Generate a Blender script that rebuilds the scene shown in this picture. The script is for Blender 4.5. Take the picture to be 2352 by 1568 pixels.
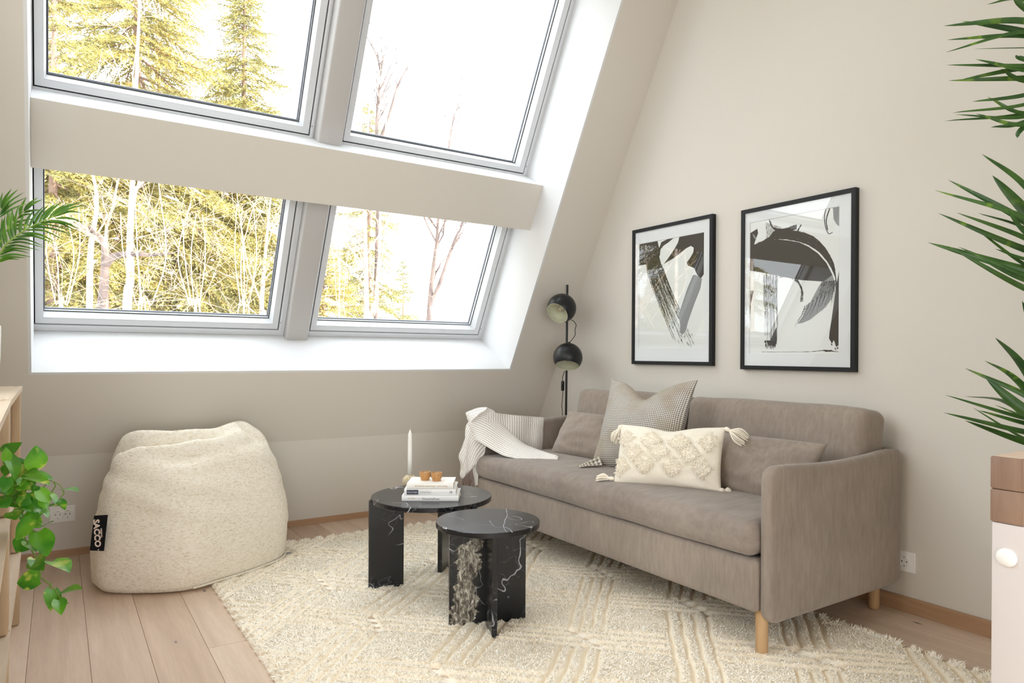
import bpy, bmesh, math, random
import numpy as np
from mathutils import Vector, Matrix, noise as mnoise

for _o in list(bpy.data.objects):
    bpy.data.objects.remove(_o, do_unlink=True)
SC = bpy.context.scene
COL = SC.collection
R = math.radians
rng = np.random.default_rng(7)
random.seed(7)

# ------------------------------------------------------------------ camera
CAM = (0.0, 0.0, 1.02)
YAW, ROLL, FPX = 0.581939, 0.00597975, 1584.61
_c, _s = math.cos(YAW), math.sin(YAW)
_r = Vector((_c, -_s, 0)); _f = Vector((_s, _c, 0)); _u = Vector((0, 0, 1))
_r2 = _r * math.cos(ROLL) + _u * math.sin(ROLL)
_u2 = _u * math.cos(ROLL) - _r * math.sin(ROLL)
cd = bpy.data.cameras.new('camera')
cam = bpy.data.objects.new('camera', cd); COL.objects.link(cam)
m = Matrix.Identity(4)
for i in range(3):
    m[i][0] = _r2[i]; m[i][1] = _u2[i]; m[i][2] = -_f[i]; m[i][3] = CAM[i]
cam.matrix_world = m
cd.sensor_width = 36.0; cd.lens = FPX / 2352 * 36.0
cd.shift_y = 29.885 / 2352
cd.clip_start = 0.02; cd.clip_end = 300
SC.camera = cam

# ------------------------------------------------------------------ light
SKY_STRENGTH = 3.8
w = bpy.data.worlds.new('overcast_sky'); SC.world = w; w.use_nodes = True
bg = w.node_tree.nodes['Background']
bg.inputs['Color'].default_value = (0.91, 0.955, 1.0, 1); bg.inputs['Strength'].default_value = SKY_STRENGTH
sd = bpy.data.lights.new('low_sun', 'SUN'); sd.energy = 10.0; sd.color = (1.0, 0.88, 0.71); sd.angle = R(2)
sun = bpy.data.objects.new('low_sun', sd); COL.objects.link(sun)
sun.rotation_euler = Vector((-0.80, 0.32, -0.46)).to_track_quat("-Z", "Y").to_euler()
def portal(name, loc, d, sx, sy):
    l = bpy.data.lights.new(name, 'AREA'); l.shape = 'RECTANGLE'; l.size = sx; l.size_y = sy
    l.cycles.is_portal = True
    o = bpy.data.objects.new(name, l); COL.objects.link(o)
    o.location = loc; o.rotation_euler = Vector(d).to_track_quat('-Z', 'Y').to_euler()
SC.view_settings.view_transform = 'Standard'
SC.view_settings.look = 'None'
SC.view_settings.gamma = 1.0
SC.view_settings.use_curve_mapping = False
SC.view_settings.exposure = 0.53
SC.cycles.max_bounces = 10
SC.cycles.diffuse_bounces = 6
SC.cycles.transparent_max_bounces = 12
SC.cycles.sample_clamp_indirect = 6.0
SC.cycles.caustics_reflective = False
SC.cycles.caustics_refractive = False
SC.cycles.use_denoising = True

# ------------------------------------------------------------------ helpers
def A(x): return np.asarray(x, dtype=float)
def lin(r, g, b):
    f = lambda v: (v / 255 / 12.92) if v / 255 <= 0.04045 else ((v / 255 + 0.055) / 1.055) ** 2.4
    return (f(r), f(g), f(b), 1.0)

class G:
    """collects vertices and faces of one mesh"""
    def __init__(s): s.V = []; s.F = []; s.MI = []; s.UV = []; s.n = 0
    def add(s, V, F, mi=0, uv=None):
        V = A(V).reshape(-1, 3)
        s.V.append(V); k = s.n
        for f in F: s.F.append([int(i) + k for i in f]); s.MI.append(mi)
        s.UV.append(A(uv) if uv is not None else np.zeros((len(V), 2)))
        s.n += len(V); return s
    def box(s, lo, hi, mi=0):
        x0, y0, z0 = lo; x1, y1, z1 = hi
        V = [(x0,y0,z0),(x1,y0,z0),(x1,y1,z0),(x0,y1,z0),(x0,y0,z1),(x1,y0,z1),(x1,y1,z1),(x0,y1,z1)]
        return s.add(V, [(0,3,2,1),(4,5,6,7),(0,1,5,4),(1,2,6,5),(2,3,7,6),(3,0,4,7)], mi)
    def hexa(s, V, mi=0):
        return s.add(V, [(0,3,2,1),(4,5,6,7),(0,1,5,4),(1,2,6,5),(2,3,7,6),(3,0,4,7)], mi)
    def bbox(s, lo, hi, r=0.004, seg=2, mi=0, M=None):
        bm = bmesh.new(); bmesh.ops.create_cube(bm, size=1.0)
        lo = A(lo); hi = A(hi); c = (lo + hi) / 2; d = hi - lo
        for v in bm.verts: v.co = Vector((v.co.x*d[0], v.co.y*d[1], v.co.z*d[2]))
        bmesh.ops.bevel(bm, geom=bm.edges[:], offset=min(r, min(d)*0.49), segments=seg, profile=0.5, affect='EDGES')
        bm.verts.index_update()
        V = A([v.co[:] for v in bm.verts])
        if M is not None: V = V @ A(M).T
        V = V + c
        F = [[v.index for v in f.verts] for f in bm.faces]; bm.free()
        return s.add(V, F, mi)
    def tube(s, P, rad, n=8, cap=True, mi=0, flat=1.0, closed=False):
        P = A(P); k = len(P); rad = np.broadcast_to(A(rad), (k,))
        T = np.gradient(P, axis=0); T /= np.linalg.norm(T, axis=1)[:, None] + 1e-12
        up = A((0,0,1.)) if abs(T[0][2]) < 0.9 else A((1.,0,0))
        a = np.cross(up, T[0]); a /= np.linalg.norm(a)
        th = np.linspace(0, 2*np.pi, n, endpoint=False); V = []
        for i in range(k):
            a = a - T[i]*(a @ T[i]); a /= np.linalg.norm(a) + 1e-12
            b = np.cross(T[i], a)
            V.append(P[i] + rad[i]*(np.cos(th)[:,None]*a*1.0 + np.sin(th)[:,None]*b*flat))
        V = np.concatenate(V); F = []
        for i in range(k-1):
            for j in range(n):
                j2 = (j+1) % n
                F.append((i*n+j, i*n+j2, (i+1)*n+j2, (i+1)*n+j))
        if cap: F.append(list(range(n))[::-1]); F.append([(k-1)*n+j for j in range(n)])
        return s.add(V, F, mi)
    def lathe(s, prof, c=(0,0,0), n=32, mi=0, axis=None, cap=True):
        """prof: list of (radius, height) along local z"""
        th = np.linspace(0, 2*np.pi, n, endpoint=False); V = []
        for r_, h_ in prof: V += [(r_*math.cos(t), r_*math.sin(t), h_) for t in th]
        V = A(V); F = []
        for i in range(len(prof)-1):
            for j in range(n):
                j2 = (j+1) % n
                F.append((i*n+j, i*n+j2, (i+1)*n+j2, (i+1)*n+j))
        if cap:
            if prof[0][0] > 1e-6: F.append(list(range(n))[::-1])
            if prof[-1][0] > 1e-6: F.append([(len(prof)-1)*n+j for j in range(n)])
        if axis is not None:
            q = Vector((0,0,1)).rotation_difference(Vector(axis)).to_matrix(); V = V @ A(q).T
        return s.add(V + A(c), F, mi)
    def grid(s, P, uv=None, mi=0, wrap_u=False, flip=False):
        """P: (nu, nv, 3)"""
        P = A(P); nu, nv = P.shape[:2]; F = []
        for i in range(nu if wrap_u else nu-1):
            i2 = (i+1) % nu
            for j in range(nv-1):
                f = (i*nv+j, i2*nv+j, i2*nv+j+1, i*nv+j+1)
                F.append(f[::-1] if flip else f)
        return s.add(P.reshape(-1,3), F, mi, None if uv is None else A(uv).reshape(-1,2))

ORG = {}
def _finish(me, mats, smooth, angle):
    for q in (mats if isinstance(mats, (list, tuple)) else [mats]): me.materials.append(q)
    if smooth:
        me.shade_smooth()
        if angle: me.set_sharp_from_angle(angle=R(angle))
def props(o, label=None, cat=None, group=None, kind=None):
    if label: o['label'] = label
    if cat: o['category'] = cat
    if group: o['group'] = group
    if kind: o['kind'] = kind
    return o
def obj(name, g, mats, parent=None, smooth=True, angle=40, loc=None, use_uv=False, **pr):
    """g: G in world coordinates -> one mesh object; loc: origin of a top-level object"""
    V = np.concatenate(g.V)
    org = ORG[parent.name] if parent is not None else A(loc if loc is not None else (0,0,0))
    me = bpy.data.meshes.new(name)
    me.from_pydata((V - org).tolist(), [], g.F)
    if len(set(g.MI)) > 1: me.polygons.foreach_set('material_index', g.MI)
    if use_uv:
        uv = np.concatenate(g.UV); l = me.uv_layers.new(name='UVMap')
        vi = np.empty(len(me.loops), dtype=np.int32); me.loops.foreach_get('vertex_index', vi)
        l.data.foreach_set('uv', uv[vi].astype(np.float32).ravel())
    me.update()
    _finish(me, mats, smooth, angle)
    o = bpy.data.objects.new(name, me); COL.objects.link(o)
    if parent is not None: o.parent = parent
    else: o.location = org
    ORG[o.name] = org
    return props(o, **pr)
def big(name, V, F, mat, parent=None, smooth=False, colattr=None, **pr):
    """V (n,3), F (m,k) uniform arrays, world coordinates"""
    org = ORG[parent.name] if parent is not None else A((0,0,0))
    V = (A(V) - org).astype(np.float32); F = np.asarray(F, dtype=np.int32)
    me = bpy.data.meshes.new(name); k = F.shape[1]
    me.vertices.add(len(V)); me.vertices.foreach_set('co', V.ravel())
    me.loops.add(F.size); me.loops.foreach_set('vertex_index', F.ravel())
    me.polygons.add(len(F)); me.polygons.foreach_set('loop_start', np.arange(0, F.size, k, dtype=np.int32))
    if colattr is not None:
        at = me.attributes.new('tone', 'FLOAT', 'POINT'); at.data.foreach_set('value', A(colattr).astype(np.float32))
    me.update(calc_edges=True)
    _finish(me, mat, smooth, None)
    o = bpy.data.objects.new(name, me); COL.objects.link(o)
    if parent is not None: o.parent = parent
    ORG[o.name] = org
    return props(o, **pr)
def thing(name, loc, label, cat, group=None):
    o = bpy.data.objects.new(name, None); COL.objects.link(o); o.location = loc; o.empty_display_size = 0.05
    ORG[o.name] = A(loc); return props(o, label, cat, group)
def catmull(P, n=8):
    P = A(P)
    Q = np.vstack([2*P[0]-P[1], P, 2*P[-1]-P[-2]]); out = []
    for i in range(1, len(Q)-2):
        p0, p1, p2, p3 = Q[i-1], Q[i], Q[i+1], Q[i+2]
        for t in np.linspace(0, 1, n, endpoint=False):
            out.append(0.5*((2*p1)+(-p0+p2)*t+(2*p0-5*p1+4*p2-p3)*t*t+(-p0+3*p1-3*p2+p3)*t**3))
    out.append(P[-1]); return A(out)
def text_geo(s, size=0.01, depth=0.0004, bold=0.0):
    """lettering as arrays in its own xy plane, centred"""
    cu = bpy.data.curves.new('lettering', 'FONT'); cu.body = s; cu.size = size
    cu.extrude = depth; cu.offset = bold; cu.resolution_u = 3; cu.align_x = 'CENTER'; cu.align_y = 'CENTER'
    o = bpy.data.objects.new('lettering', cu); COL.objects.link(o)
    dg = bpy.context.evaluated_depsgraph_get(); dg.update()
    me = bpy.data.meshes.new_from_object(o.evaluated_get(dg))
    V = A([v.co[:] for v in me.vertices]); F = [list(p.vertices) for p in me.polygons]
    bpy.data.objects.remove(o, do_unlink=True); bpy.data.curves.remove(cu); bpy.data.meshes.remove(me)
    return V, F
def frame_xf(V, o, ex, ey, ez): return A(o) + V[:,:1]*A(ex) + V[:,1:2]*A(ey) + V[:,2:3]*A(ez)
def nz(x, y, z): return mnoise.noise(Vector((x, y, z)))
def unit(v): v = A(v); return v / np.linalg.norm(v)

# ------------------------------------------------------------------ materials
class MT:
    def __init__(s, name, col=(200,200,200), rough=0.6, spec=0.3):
        s.m = bpy.data.materials.new(name); s.m.use_nodes = True; s.t = s.m.node_tree
        s.b = s.t.nodes['Principled BSDF']
        s.b.inputs['Base Color'].default_value = lin(*col); s.b.inputs['Roughness'].default_value = rough
        s.b.inputs['Specular IOR Level'].default_value = spec
        s._tc = None
    def n(s, ty, **kw):
        q = s.t.nodes.new('ShaderNode'+ty)
        for k, v in kw.items():
            if k.startswith('_'): setattr(q, k[1:], v)
            else:
                key = k.replace('__', ' ')
                i = q.inputs[int(key[1:])] if key[0] == 'i' and key[1:].isdigit() else q.inputs[key]
                if isinstance(v, bpy.types.NodeSocket): s.t.links.new(v, i)
                else: i.default_value = v
        return q
    def tc(s, which='Object'):
        if s._tc is None: s._tc = s.t.nodes.new('ShaderNodeTexCoord')
        return s._tc.outputs[which]
    def map(s, scale=(1,1,1), which='Object', rot=(0,0,0), src=None, loc=(0,0,0)):
        q = s.n('Mapping', Vector=src if src is not None else s.tc(which)); q.inputs['Scale'].default_value = scale
        q.inputs['Rotation'].default_value = rot; q.inputs['Location'].default_value = loc
        return q.outputs[0]
    def noise(s, vec, scale=5, detail=4, rough=0.5, dist=0.0):
        return s.n('TexNoise', Vector=vec, Scale=scale, Detail=detail, Roughness=rough, Distortion=dist).outputs['Fac']
    def ramp(s, fac, stops, interp='LINEAR'):
        q = s.n('ValToRGB', Fac=fac); e = q.color_ramp.elements; q.color_ramp.interpolation = interp
        while len(e) < len(stops): e.new(0.5)
        for k, (p, c) in enumerate(stops):
            e[k].position = p; e[k].color = c if len(c) == 4 else lin(*c)
        return q.outputs['Color']
    def mix(s, fac, a, b, mode='MIX'):
        q = s.n('Mix', _data_type='RGBA', _blend_type=mode)
        for i, v in ((0, fac), (6, a), (7, b)):
            if isinstance(v, bpy.types.NodeSocket): s.t.links.new(v, q.inputs[i])
            else: q.inputs[i].default_value = v
        return q.outputs[2]
    def math(s, op, a, b=0.0, c=0.0, clamp=False):
        q = s.n('Math', _operation=op, _use_clamp=clamp)
        for i, v in enumerate((a, b, c)):
            if isinstance(v, bpy.types.NodeSocket): s.t.links.new(v, q.inputs[i])
            else: q.inputs[i].default_value = v
        return q.outputs[0]
    def col(s, sock): s.t.links.new(sock, s.b.inputs['Base Color']); return s
    def bump(s, h, strength=0.3, dist=0.002):
        q = s.n('Bump', Height=h, Strength=strength, Distance=dist); s.t.links.new(q.outputs[0], s.b.inputs['Normal']); return s
    def rough(s, sock): s.t.links.new(sock, s.b.inputs['Roughness']); return s
W1 = (1,1,1,1); K0 = (0,0,0,1)

def paint(name, col, rough=0.75):
    t = MT(name, col, rough, 0.25); v = t.map()
    t.bump(t.noise(v, 420, 2), 0.06, 0.001); return t.m
M_WALL = paint('beige_wall_paint', (216,211,202))
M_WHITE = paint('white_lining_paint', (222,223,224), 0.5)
M_MULL = paint('shaded_post_lining_paint', (184,181,178), 0.5)  # white lining paint darkened, the posts' shade put into the colour
M_FRAME = MT('white_lacquered_timber', (210,212,214), 0.35, 0.4).m
M_RUBBER = MT('black_rubber_gasket', (14,15,17), 0.6, 0.3).m
M_SPACER = MT('grey_spacer_bar', (120,124,134), 0.4, 0.4).m
M_BLACK = MT('black_powder_coat', (22,23,25), 0.38, 0.4).m
M_PLASTIC = MT('white_plastic', (244,243,240), 0.35, 0.4).m
M_DARK = MT('dark_hole', (25,22,20), 0.7, 0.2).m

def glass(name, base=0.04, double=2.0):
    t = MT(name); nt = t.t; nt.nodes.remove(t.b)
    geo = t.n('NewGeometry')
    d = t.n('VectorMath', _operation='DOT_PRODUCT'); nt.links.new(geo.outputs['Normal'], d.inputs[0]); nt.links.new(geo.outputs['Incoming'], d.inputs[1])
    c = t.math('ABSOLUTE', d.outputs['Value']); k = t.math('SUBTRACT', 1.0, c)
    p = t.math('POWER', k, 5.0)
    f = t.math('MULTIPLY_ADD', p, 1-base*double, base*double, clamp=True)
    tr = t.n('BsdfTransparent'); tr.inputs[0].default_value = (0.97,0.985,0.98,1)
    gl = t.n('BsdfGlossy'); gl.inputs['Roughness'].default_value = 0.0
    mx = t.n('MixShader', i0=f, i1=tr.outputs[0], i2=gl.outputs[0])
    nt.links.new(mx.outputs[0], nt.nodes['Material Output'].inputs['Surface'])
    return t.m
M_GLASS = glass('window_glass', 0.035, 1.6)
M_PICGLASS = glass('picture_glass', 0.045, 2.0)

def wood(name, light, dark, axis='Y', scale=1.0, rough=0.5, ring=0.5, rnd=False, knots=False):
    t = MT(name, light, rough, 0.3)
    sc = {'X': (0.6,9,9), 'Y': (9,0.6,9), 'Z': (9,9,0.6)}[axis]
    src = t.tc('Object')
    if rnd:
        oi = t.n('ObjectInfo'); off = t.n('VectorMath', _operation='SCALE'); off.inputs[0].default_value = (37.0, 53.0, 11.0)
        t.t.links.new(oi.outputs['Random'], off.inputs['Scale'])
        ad = t.n('VectorMath', _operation='ADD'); t.t.links.new(src, ad.inputs[0]); t.t.links.new(off.outputs[0], ad.inputs[1]); src = ad.outputs[0]
    v = t.map([q*scale for q in sc], src=src)
    a = t.noise(v, 3.0, 6, 0.6, 0.6)
    fine = t.noise(t.map([q*scale*9 for q in sc], src=src), 3.0, 3, 0.6)
    base = t.ramp(a, [(0.3, dark), (0.7, light)])
    c = t.mix(t.math('MULTIPLY', fine, 0.35), base, lin(*[int(q*0.78) for q in dark]))
    if rnd:
        tint = t.ramp(oi.outputs['Random'], [(0.0, (226,214,204)), (0.5, (255,250,246)), (1.0, (240,232,226))])
        c = t.mix(1.0, c, tint, 'MULTIPLY')
    if knots:
        vo = t.n('TexVoronoi', _voronoi_dimensions='2D', Vector=t.map((3.4,1.3,1), src=src), Scale=1.0, Randomness=1.0)
        dist = t.math('ADD', vo.outputs['Distance'], t.math('MULTIPLY', t.math('SUBTRACT', t.noise(t.map((30,18,1), src=src), 1.0, 3), 0.5), 0.05))
        kn = t.ramp(dist, [(0.0, W1), (0.016, (190,190,190)), (0.030, K0)])
        halo = t.ramp(dist, [(0.0, (120,120,120)), (0.16, K0)])
        c = t.mix(halo, c, lin(*[int(q*0.86) for q in dark]))
        c = t.mix(kn, c, lin(74,66,66))
    t.col(c); t.bump(fine, 0.12, 0.0008); return t.m
M_FLOOR = wood('pale_oak_floor', (240,222,204), (214,194,174), 'Y', 0.55, 0.42, rnd=True, knots=True)
M_SKIRT = wood('oak_skirting', (192,156,124), (170,134,102), 'Y', 0.8, 0.45)
M_SKIRTX = wood('oak_skirting_across', (196,160,128), (176,140,108), 'X', 0.8, 0.45)
M_SHELF = wood('light_oak_shelf', (226,208,186), (208,188,164), 'Y', 0.8, 0.5)
M_POST = wood('light_oak_post', (210,184,152), (188,160,128), 'Z', 1.2, 0.5)
M_LEG = wood('oak_sofa_leg', (208,174,132), (190,152,110), 'Z', 1.4, 0.45)
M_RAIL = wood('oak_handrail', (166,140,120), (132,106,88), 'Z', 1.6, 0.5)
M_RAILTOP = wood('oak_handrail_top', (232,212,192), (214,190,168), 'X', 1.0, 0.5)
M_CUP = wood('bamboo_cup', (204,156,102), (184,134,82), 'Z', 4.0, 0.45)
M_BARK = wood('plant_trunk_bark', (140,118,92), (96,78,58), 'Z', 3.0, 0.8)

def fabric(name, a, b, sc=(1,1,1), weave=900, rough=0.9, streak=(40,40,9), amt=0.5, bump=0.25):
    t = MT(name, a, rough, 0.1)
    n1 = t.noise(t.map(streak), 1.0, 5, 0.65)
    n2 = t.noise(t.map((3.2,3.2,3.2)), 1.0, 3, 0.5)
    f = t.math('MULTIPLY_ADD', n1, amt, t.math('MULTIPLY', n2, 1-amt))
    wv = t.noise(t.map((weave,weave,weave)), 1.0, 1)
    f2 = t.math('MULTIPLY_ADD', t.math('SUBTRACT', wv, 0.5), 0.22, f)
    t.col(t.ramp(f2, [(0.31, b), (0.67, a)]))
    t.bump(t.math('ADD', wv, n1), bump, 0.0012)
    t.b.inputs['Sheen Weight'].default_value = 0.25; t.b.inputs['Sheen Roughness'].default_value = 0.5
    return t.m
M_SOFA = fabric('taupe_chenille', (164,151,139), (132,120,110), streak=(60,60,12))
M_SOFAH = fabric('taupe_chenille_seat', (158,146,136), (126,114,106), streak=(9,34,34))
M_CREAM = fabric('cream_cotton', (248,242,228), (234,226,208), streak=(90,90,90), amt=0.4)
M_YARN = fabric('cream_wool_yarn', (253,247,234), (246,236,216), streak=(160,160,160), amt=0.6)
M_WAX = MT('white_candle_wax', (242,240,234), 0.45, 0.4).m
_q = M_WAX.node_tree.nodes['Principled BSDF']; _q.inputs['Subsurface Weight'].default_value = 0.2; _q.inputs['Subsurface Radius'].default_value = (0.01,0.008,0.006)

def marble(name, broad=False):
    t = MT(name, (30,31,34), 0.22, 0.5)
    v = t.map((1,1,1)); warp = t.n('TexNoise', Vector=v, Scale=3.0, Detail=4.0).outputs['Color']
    ad = t.n('VectorMath', _operation='MULTIPLY_ADD'); t.t.links.new(warp, ad.inputs[0]); ad.inputs[1].default_value = (0.13,0.13,0.13); t.t.links.new(v, ad.inputs[2])
    def vein(scale, width, vec):
        n = t.noise(vec, scale, 3, 0.55); d = t.math('ABSOLUTE', t.math('SUBTRACT', n, 0.5))
        return t.ramp(d, [(0.0, W1), (width, (70,70,70)), (width*2.4, K0)])
    v1 = vein(3.2, 0.0030, ad.outputs[0]); v2 = vein(8.0, 0.0050, ad.outputs[0])
    patch = t.ramp(t.noise(v, 5, 3), [(0.44, K0), (0.60, W1)])
    cloud = t.ramp(t.noise(ad.outputs[0], 4, 5), [(0.35, (13,13,15)), (0.75, (34,36,40))])
    c = t.mix(t.mix(1.0, v1, patch, 'MULTIPLY'), cloud, lin(214,216,220))
    c = t.mix(t.mix(0.6, t.mix(1.0, v2, patch, 'MULTIPLY'), K0), c, lin(150,152,156))
    if broad:
        sp = t.n('SeparateXYZ', Vector=t.map((1,1,1), which='Generated'))
        wob = t.noise(t.map((1,1,5), which='Generated'), 2.0, 4, 0.6)
        # vein runs down the slab, drifting sideways
        cx = t.math('ADD', t.math('MULTIPLY_ADD', sp.outputs['Z'], 0.13, 0.17), t.math('MULTIPLY', t.math('SUBTRACT', wob, 0.5), 0.50))
        d = t.math('ABSOLUTE', t.math('SUBTRACT', sp.outputs['X'], cx))
        edge = t.math('ADD', d, t.math('MULTIPLY', t.math('SUBTRACT', t.noise(v, 40, 4, 0.7), 0.5), 0.09))
        wid = t.math('MULTIPLY_ADD', t.math('SUBTRACT', 1.0, sp.outputs['Z']), 0.06, 0.100)
        msk = t.ramp(t.math('SUBTRACT', edge, wid), [(0.0, W1), (0.012, K0)])
        fr = t.noise(t.map((60,60,26)), 1.0, 6, 0.75, 1.2)
        bc = t.ramp(fr, [(0.36, (30,30,29)), (0.47, (92,86,76)), (0.55, (146,140,126)), (0.66, (222,218,206))])
        c = t.mix(msk, c, bc)
    t.col(c); return t.m
M_MARBLE = marble('black_veined_marble'); M_MARBLE2 = marble('black_marble_broad_vein', True)
# ------------------------------------------------------------------ room shell
AL = R(61.721); VD = A((0,-math.cos(AL),math.sin(AL))); ND = A((0,math.sin(AL),math.cos(AL))); SO = A((0,4.0033,0.5158))
def S(u, v, w): return SO + A((u,0,0)) + v*VD + w*ND
XW = 2.846; XL = -0.45; ZC = 3.70; VT = (ZC-SO[2])/VD[2]
U0, U1, V0, V1 = -0.10, 2.471, 0.466, 2.80
def slab(g, u0, u1, v0, v1, w0, w1, mi=0):
    g.hexa([S(u0,v0,w0),S(u1,v0,w0),S(u1,v1,w0),S(u0,v1,w0),S(u0,v0,w1),S(u1,v0,w1),S(u1,v1,w1),S(u0,v1,w1)], mi)
e = 0.012
g = G()
slab(g, XL-0.12, 3.0, -0.10, V0-e, 0, 0.46); slab(g, XL-0.12, U0-e, V0-e, V1+e, 0, 0.46)
slab(g, U1+e, 3.0, V0-e, V1+e, 0, 0.46); slab(g, XL-0.12, 3.0, V1+e, VT+0.3, 0, 0.46)
g.box((XL-0.12,-3.7,ZC),(3.0,S(0,VT,0)[1]+0.05,ZC+0.25)); g.box((-4.2,-3.7,ZC),(XL-0.12,0.7,ZC+0.25))
g.box((-4.2,-3.7,2.50),(3.0,0.25,2.70))     # unseen low ceiling added to shade the upper right wall
obj('ceiling', g, M_WALL, smooth=False, kind='structure')
# lining boards of the deep window recess
for k, a in enumerate([(U0-e,U1+e,V0-e,V0,0,0.44),(U0-e,U0,V0,V1,0,0.44),(U1,U1+e,V0,V1,0,0.44),(U0-e,U1+e,V1,V1+e,0,0.44)]):
    g = G(); slab(g, *a); obj('trim_%d' % (k+1), g, M_WHITE, smooth=False, kind='structure')
# boxed beam between the window rows: painted front, white upper and lower sides
g = G(); slab(g, U0+0.0005, U1-0.0005, 1.342, 1.630, 0.216, 0.44)
slab(g, U0+0.0005, U1-0.0005, 1.3415, 1.6285, 0.2135, 0.2158, 1)
obj('trim_5', g, [M_WHITE, M_WALL], smooth=False, kind='structure')
# posts between the windows, rounded long edges
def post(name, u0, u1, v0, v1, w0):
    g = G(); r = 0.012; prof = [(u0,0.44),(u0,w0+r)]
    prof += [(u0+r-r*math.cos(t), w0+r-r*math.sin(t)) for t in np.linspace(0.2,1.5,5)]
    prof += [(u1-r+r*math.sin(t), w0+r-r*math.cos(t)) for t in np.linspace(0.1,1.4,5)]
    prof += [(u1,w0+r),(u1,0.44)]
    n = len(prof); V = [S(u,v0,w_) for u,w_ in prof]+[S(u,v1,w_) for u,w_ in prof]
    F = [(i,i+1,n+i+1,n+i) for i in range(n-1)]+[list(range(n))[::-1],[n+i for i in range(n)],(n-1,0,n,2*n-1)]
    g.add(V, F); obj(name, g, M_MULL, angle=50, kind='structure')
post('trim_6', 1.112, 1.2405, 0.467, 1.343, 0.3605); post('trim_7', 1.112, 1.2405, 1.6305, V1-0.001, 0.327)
# window units
def ring(g, o, i, w0, w1, mi=0):
    """rectangular ring: outer o=(u0,u1,v0,v1), inner i, front w0, back w1"""
    O = [(o[0],o[2]),(o[1],o[2]),(o[1],o[3]),(o[0],o[3])]; I = [(i[0],i[2]),(i[1],i[2]),(i[1],i[3]),(i[0],i[3])]
    V = [S(*p,w0) for p in O]+[S(*p,w0) for p in I]+[S(*p,w1) for p in O]+[S(*p,w1) for p in I]; F = []
    for k in range(4):
        j = (k+1) % 4
        F += [(k,j,4+j,4+k),(8+j,8+k,12+k,12+j),(8+k,8+j,j,k),(4+k,4+j,12+j,12+k)]
    g.add(V, F, mi)
def chamfer(g, o, i, w0, w1):
    O = [(o[0],o[2]),(o[1],o[2]),(o[1],o[3]),(o[0],o[3])]; I = [(i[0],i[2]),(i[1],i[2]),(i[1],i[3]),(i[0],i[3])]
    V = [S(*p,w0) for p in O]+[S(*p,w1) for p in I]
    g.add(V, [(k,(k+1)%4,4+(k+1)%4,4+k) for k in range(4)])
def ins(r, d): return (r[0]+d, r[1]-d, r[2]+d, r[3]-d)
def window(n, fr, jt, gl):
    root = thing('window_%d' % n, S((fr[0]+fr[1])/2, fr[2], 0.42), None, None); root['kind'] = 'structure'
    W = 0.415
    g = G(); ring(g, fr, ins(jt,-0.017), W+0.002, W+0.09); ring(g, ins(jt,-0.017), ins(jt,-0.0045), W-0.004, W+0.09)
    obj('frame', g, M_FRAME, root, smooth=False)
    g = G(); ring(g, ins(jt,-0.0045), ins(jt,0.0020), W+0.010, W+0.03); obj('gasket', g, M_RUBBER, root, smooth=False)
    bd = ins(jt, 0.031)
    g = G(); ring(g, ins(jt,0.0020), bd, W-0.003, W+0.075); ring(g, bd, ins(bd,0.004), W-0.001, W+0.05)
    chamfer(g, ins(bd,0.004), ins(gl,-0.004), W-0.001, W+0.043); ring(g, ins(gl,-0.006), ins(gl,-0.003), W+0.043, W+0.075)
    obj('sash', g, M_FRAME, root, smooth=False)
    g = G(); ring(g, ins(gl,-0.004), ins(gl,0.0008), W+0.0435, W+0.047); ring(g, ins(gl,-0.012), ins(gl,0.004), W+0.070, W+0.078, 1)
    obj('glazing_seal', g, [M_RUBBER, M_SPACER], root, smooth=False)
    q = ins(gl,-0.006); g = G(); g.add([S(q[0],q[2],W+0.05),S(q[1],q[2],W+0.05),S(q[1],q[3],W+0.05),S(q[0],q[3],W+0.05)], [(0,1,2,3)])
    obj('pane', g, M_GLASS, root, smooth=False)
    for uu in ((jt[1]+0.010,) if n in (1,2,3,4) else ()):
        g = G(); c = S(uu, jt[2]+0.045, W-0.0045); g.lathe([(0.0001,0.0012),(0.0028,0.001),(0.0035,-0.001)], c, 12, axis=-ND); obj('screw', g, M_SPACER, root)
window(1, (-0.112,1.111,0.468,1.342), (-0.097,1.073,0.508,1.322), (-0.060,1.024,0.559,1.276))
window(2, (1.2408,2.4705,0.468,1.342), (1.262,2.431,0.506,1.322), (1.303,2.378,0.557,1.276))
window(3, (-0.112,1.111,1.6315,2.799), (-0.092,1.085,1.643,2.77), (-0.045,1.036,1.692,2.725))
window(4, (1.2408,2.4705,1.6315,2.799), (1.268,2.4355,1.643,2.77), (1.311,2.3835,1.690,2.725))
# knee wall under the slope
g = G(); YB, YK = 4.1116, 4.0033; xk = XL-0.12
g.hexa([(xk,YB,-0.05),(3.0,YB,-0.05),(3.0,YB+0.2,-0.05),(xk,YB+0.2,-0.05),(xk,YK,SO[2]),(3.0,YK,SO[2]),(3.0,YK+0.31,SO[2]),(xk,YK+0.31,SO[2])])
obj('wall_back', g, M_WALL, smooth=False, kind='structure')
# gable walls follow the slope
def gable(name, x0, x1, ya, holes=None):
    prof = [(ya,-0.05),(YB+0.02,-0.05),(YK+0.01,SO[2]),(S(0,VT,0)[1]+0.01,ZC+0.01),(ya,ZC+0.01)]
    g = G(); n = len(prof); V = [(x0,y,z) for y,z in prof]+[(x1,y,z) for y,z in prof]
    g.add(V, [list(range(n))[::-1],[n+i for i in range(n)]]+[(i,(i+1)%n,n+(i+1)%n,n+i) for i in range(n)])
    obj(name, g, M_WALL, smooth=False, kind='structure')
gable('wall_right', XW, XW+0.12, -3.6)
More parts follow.
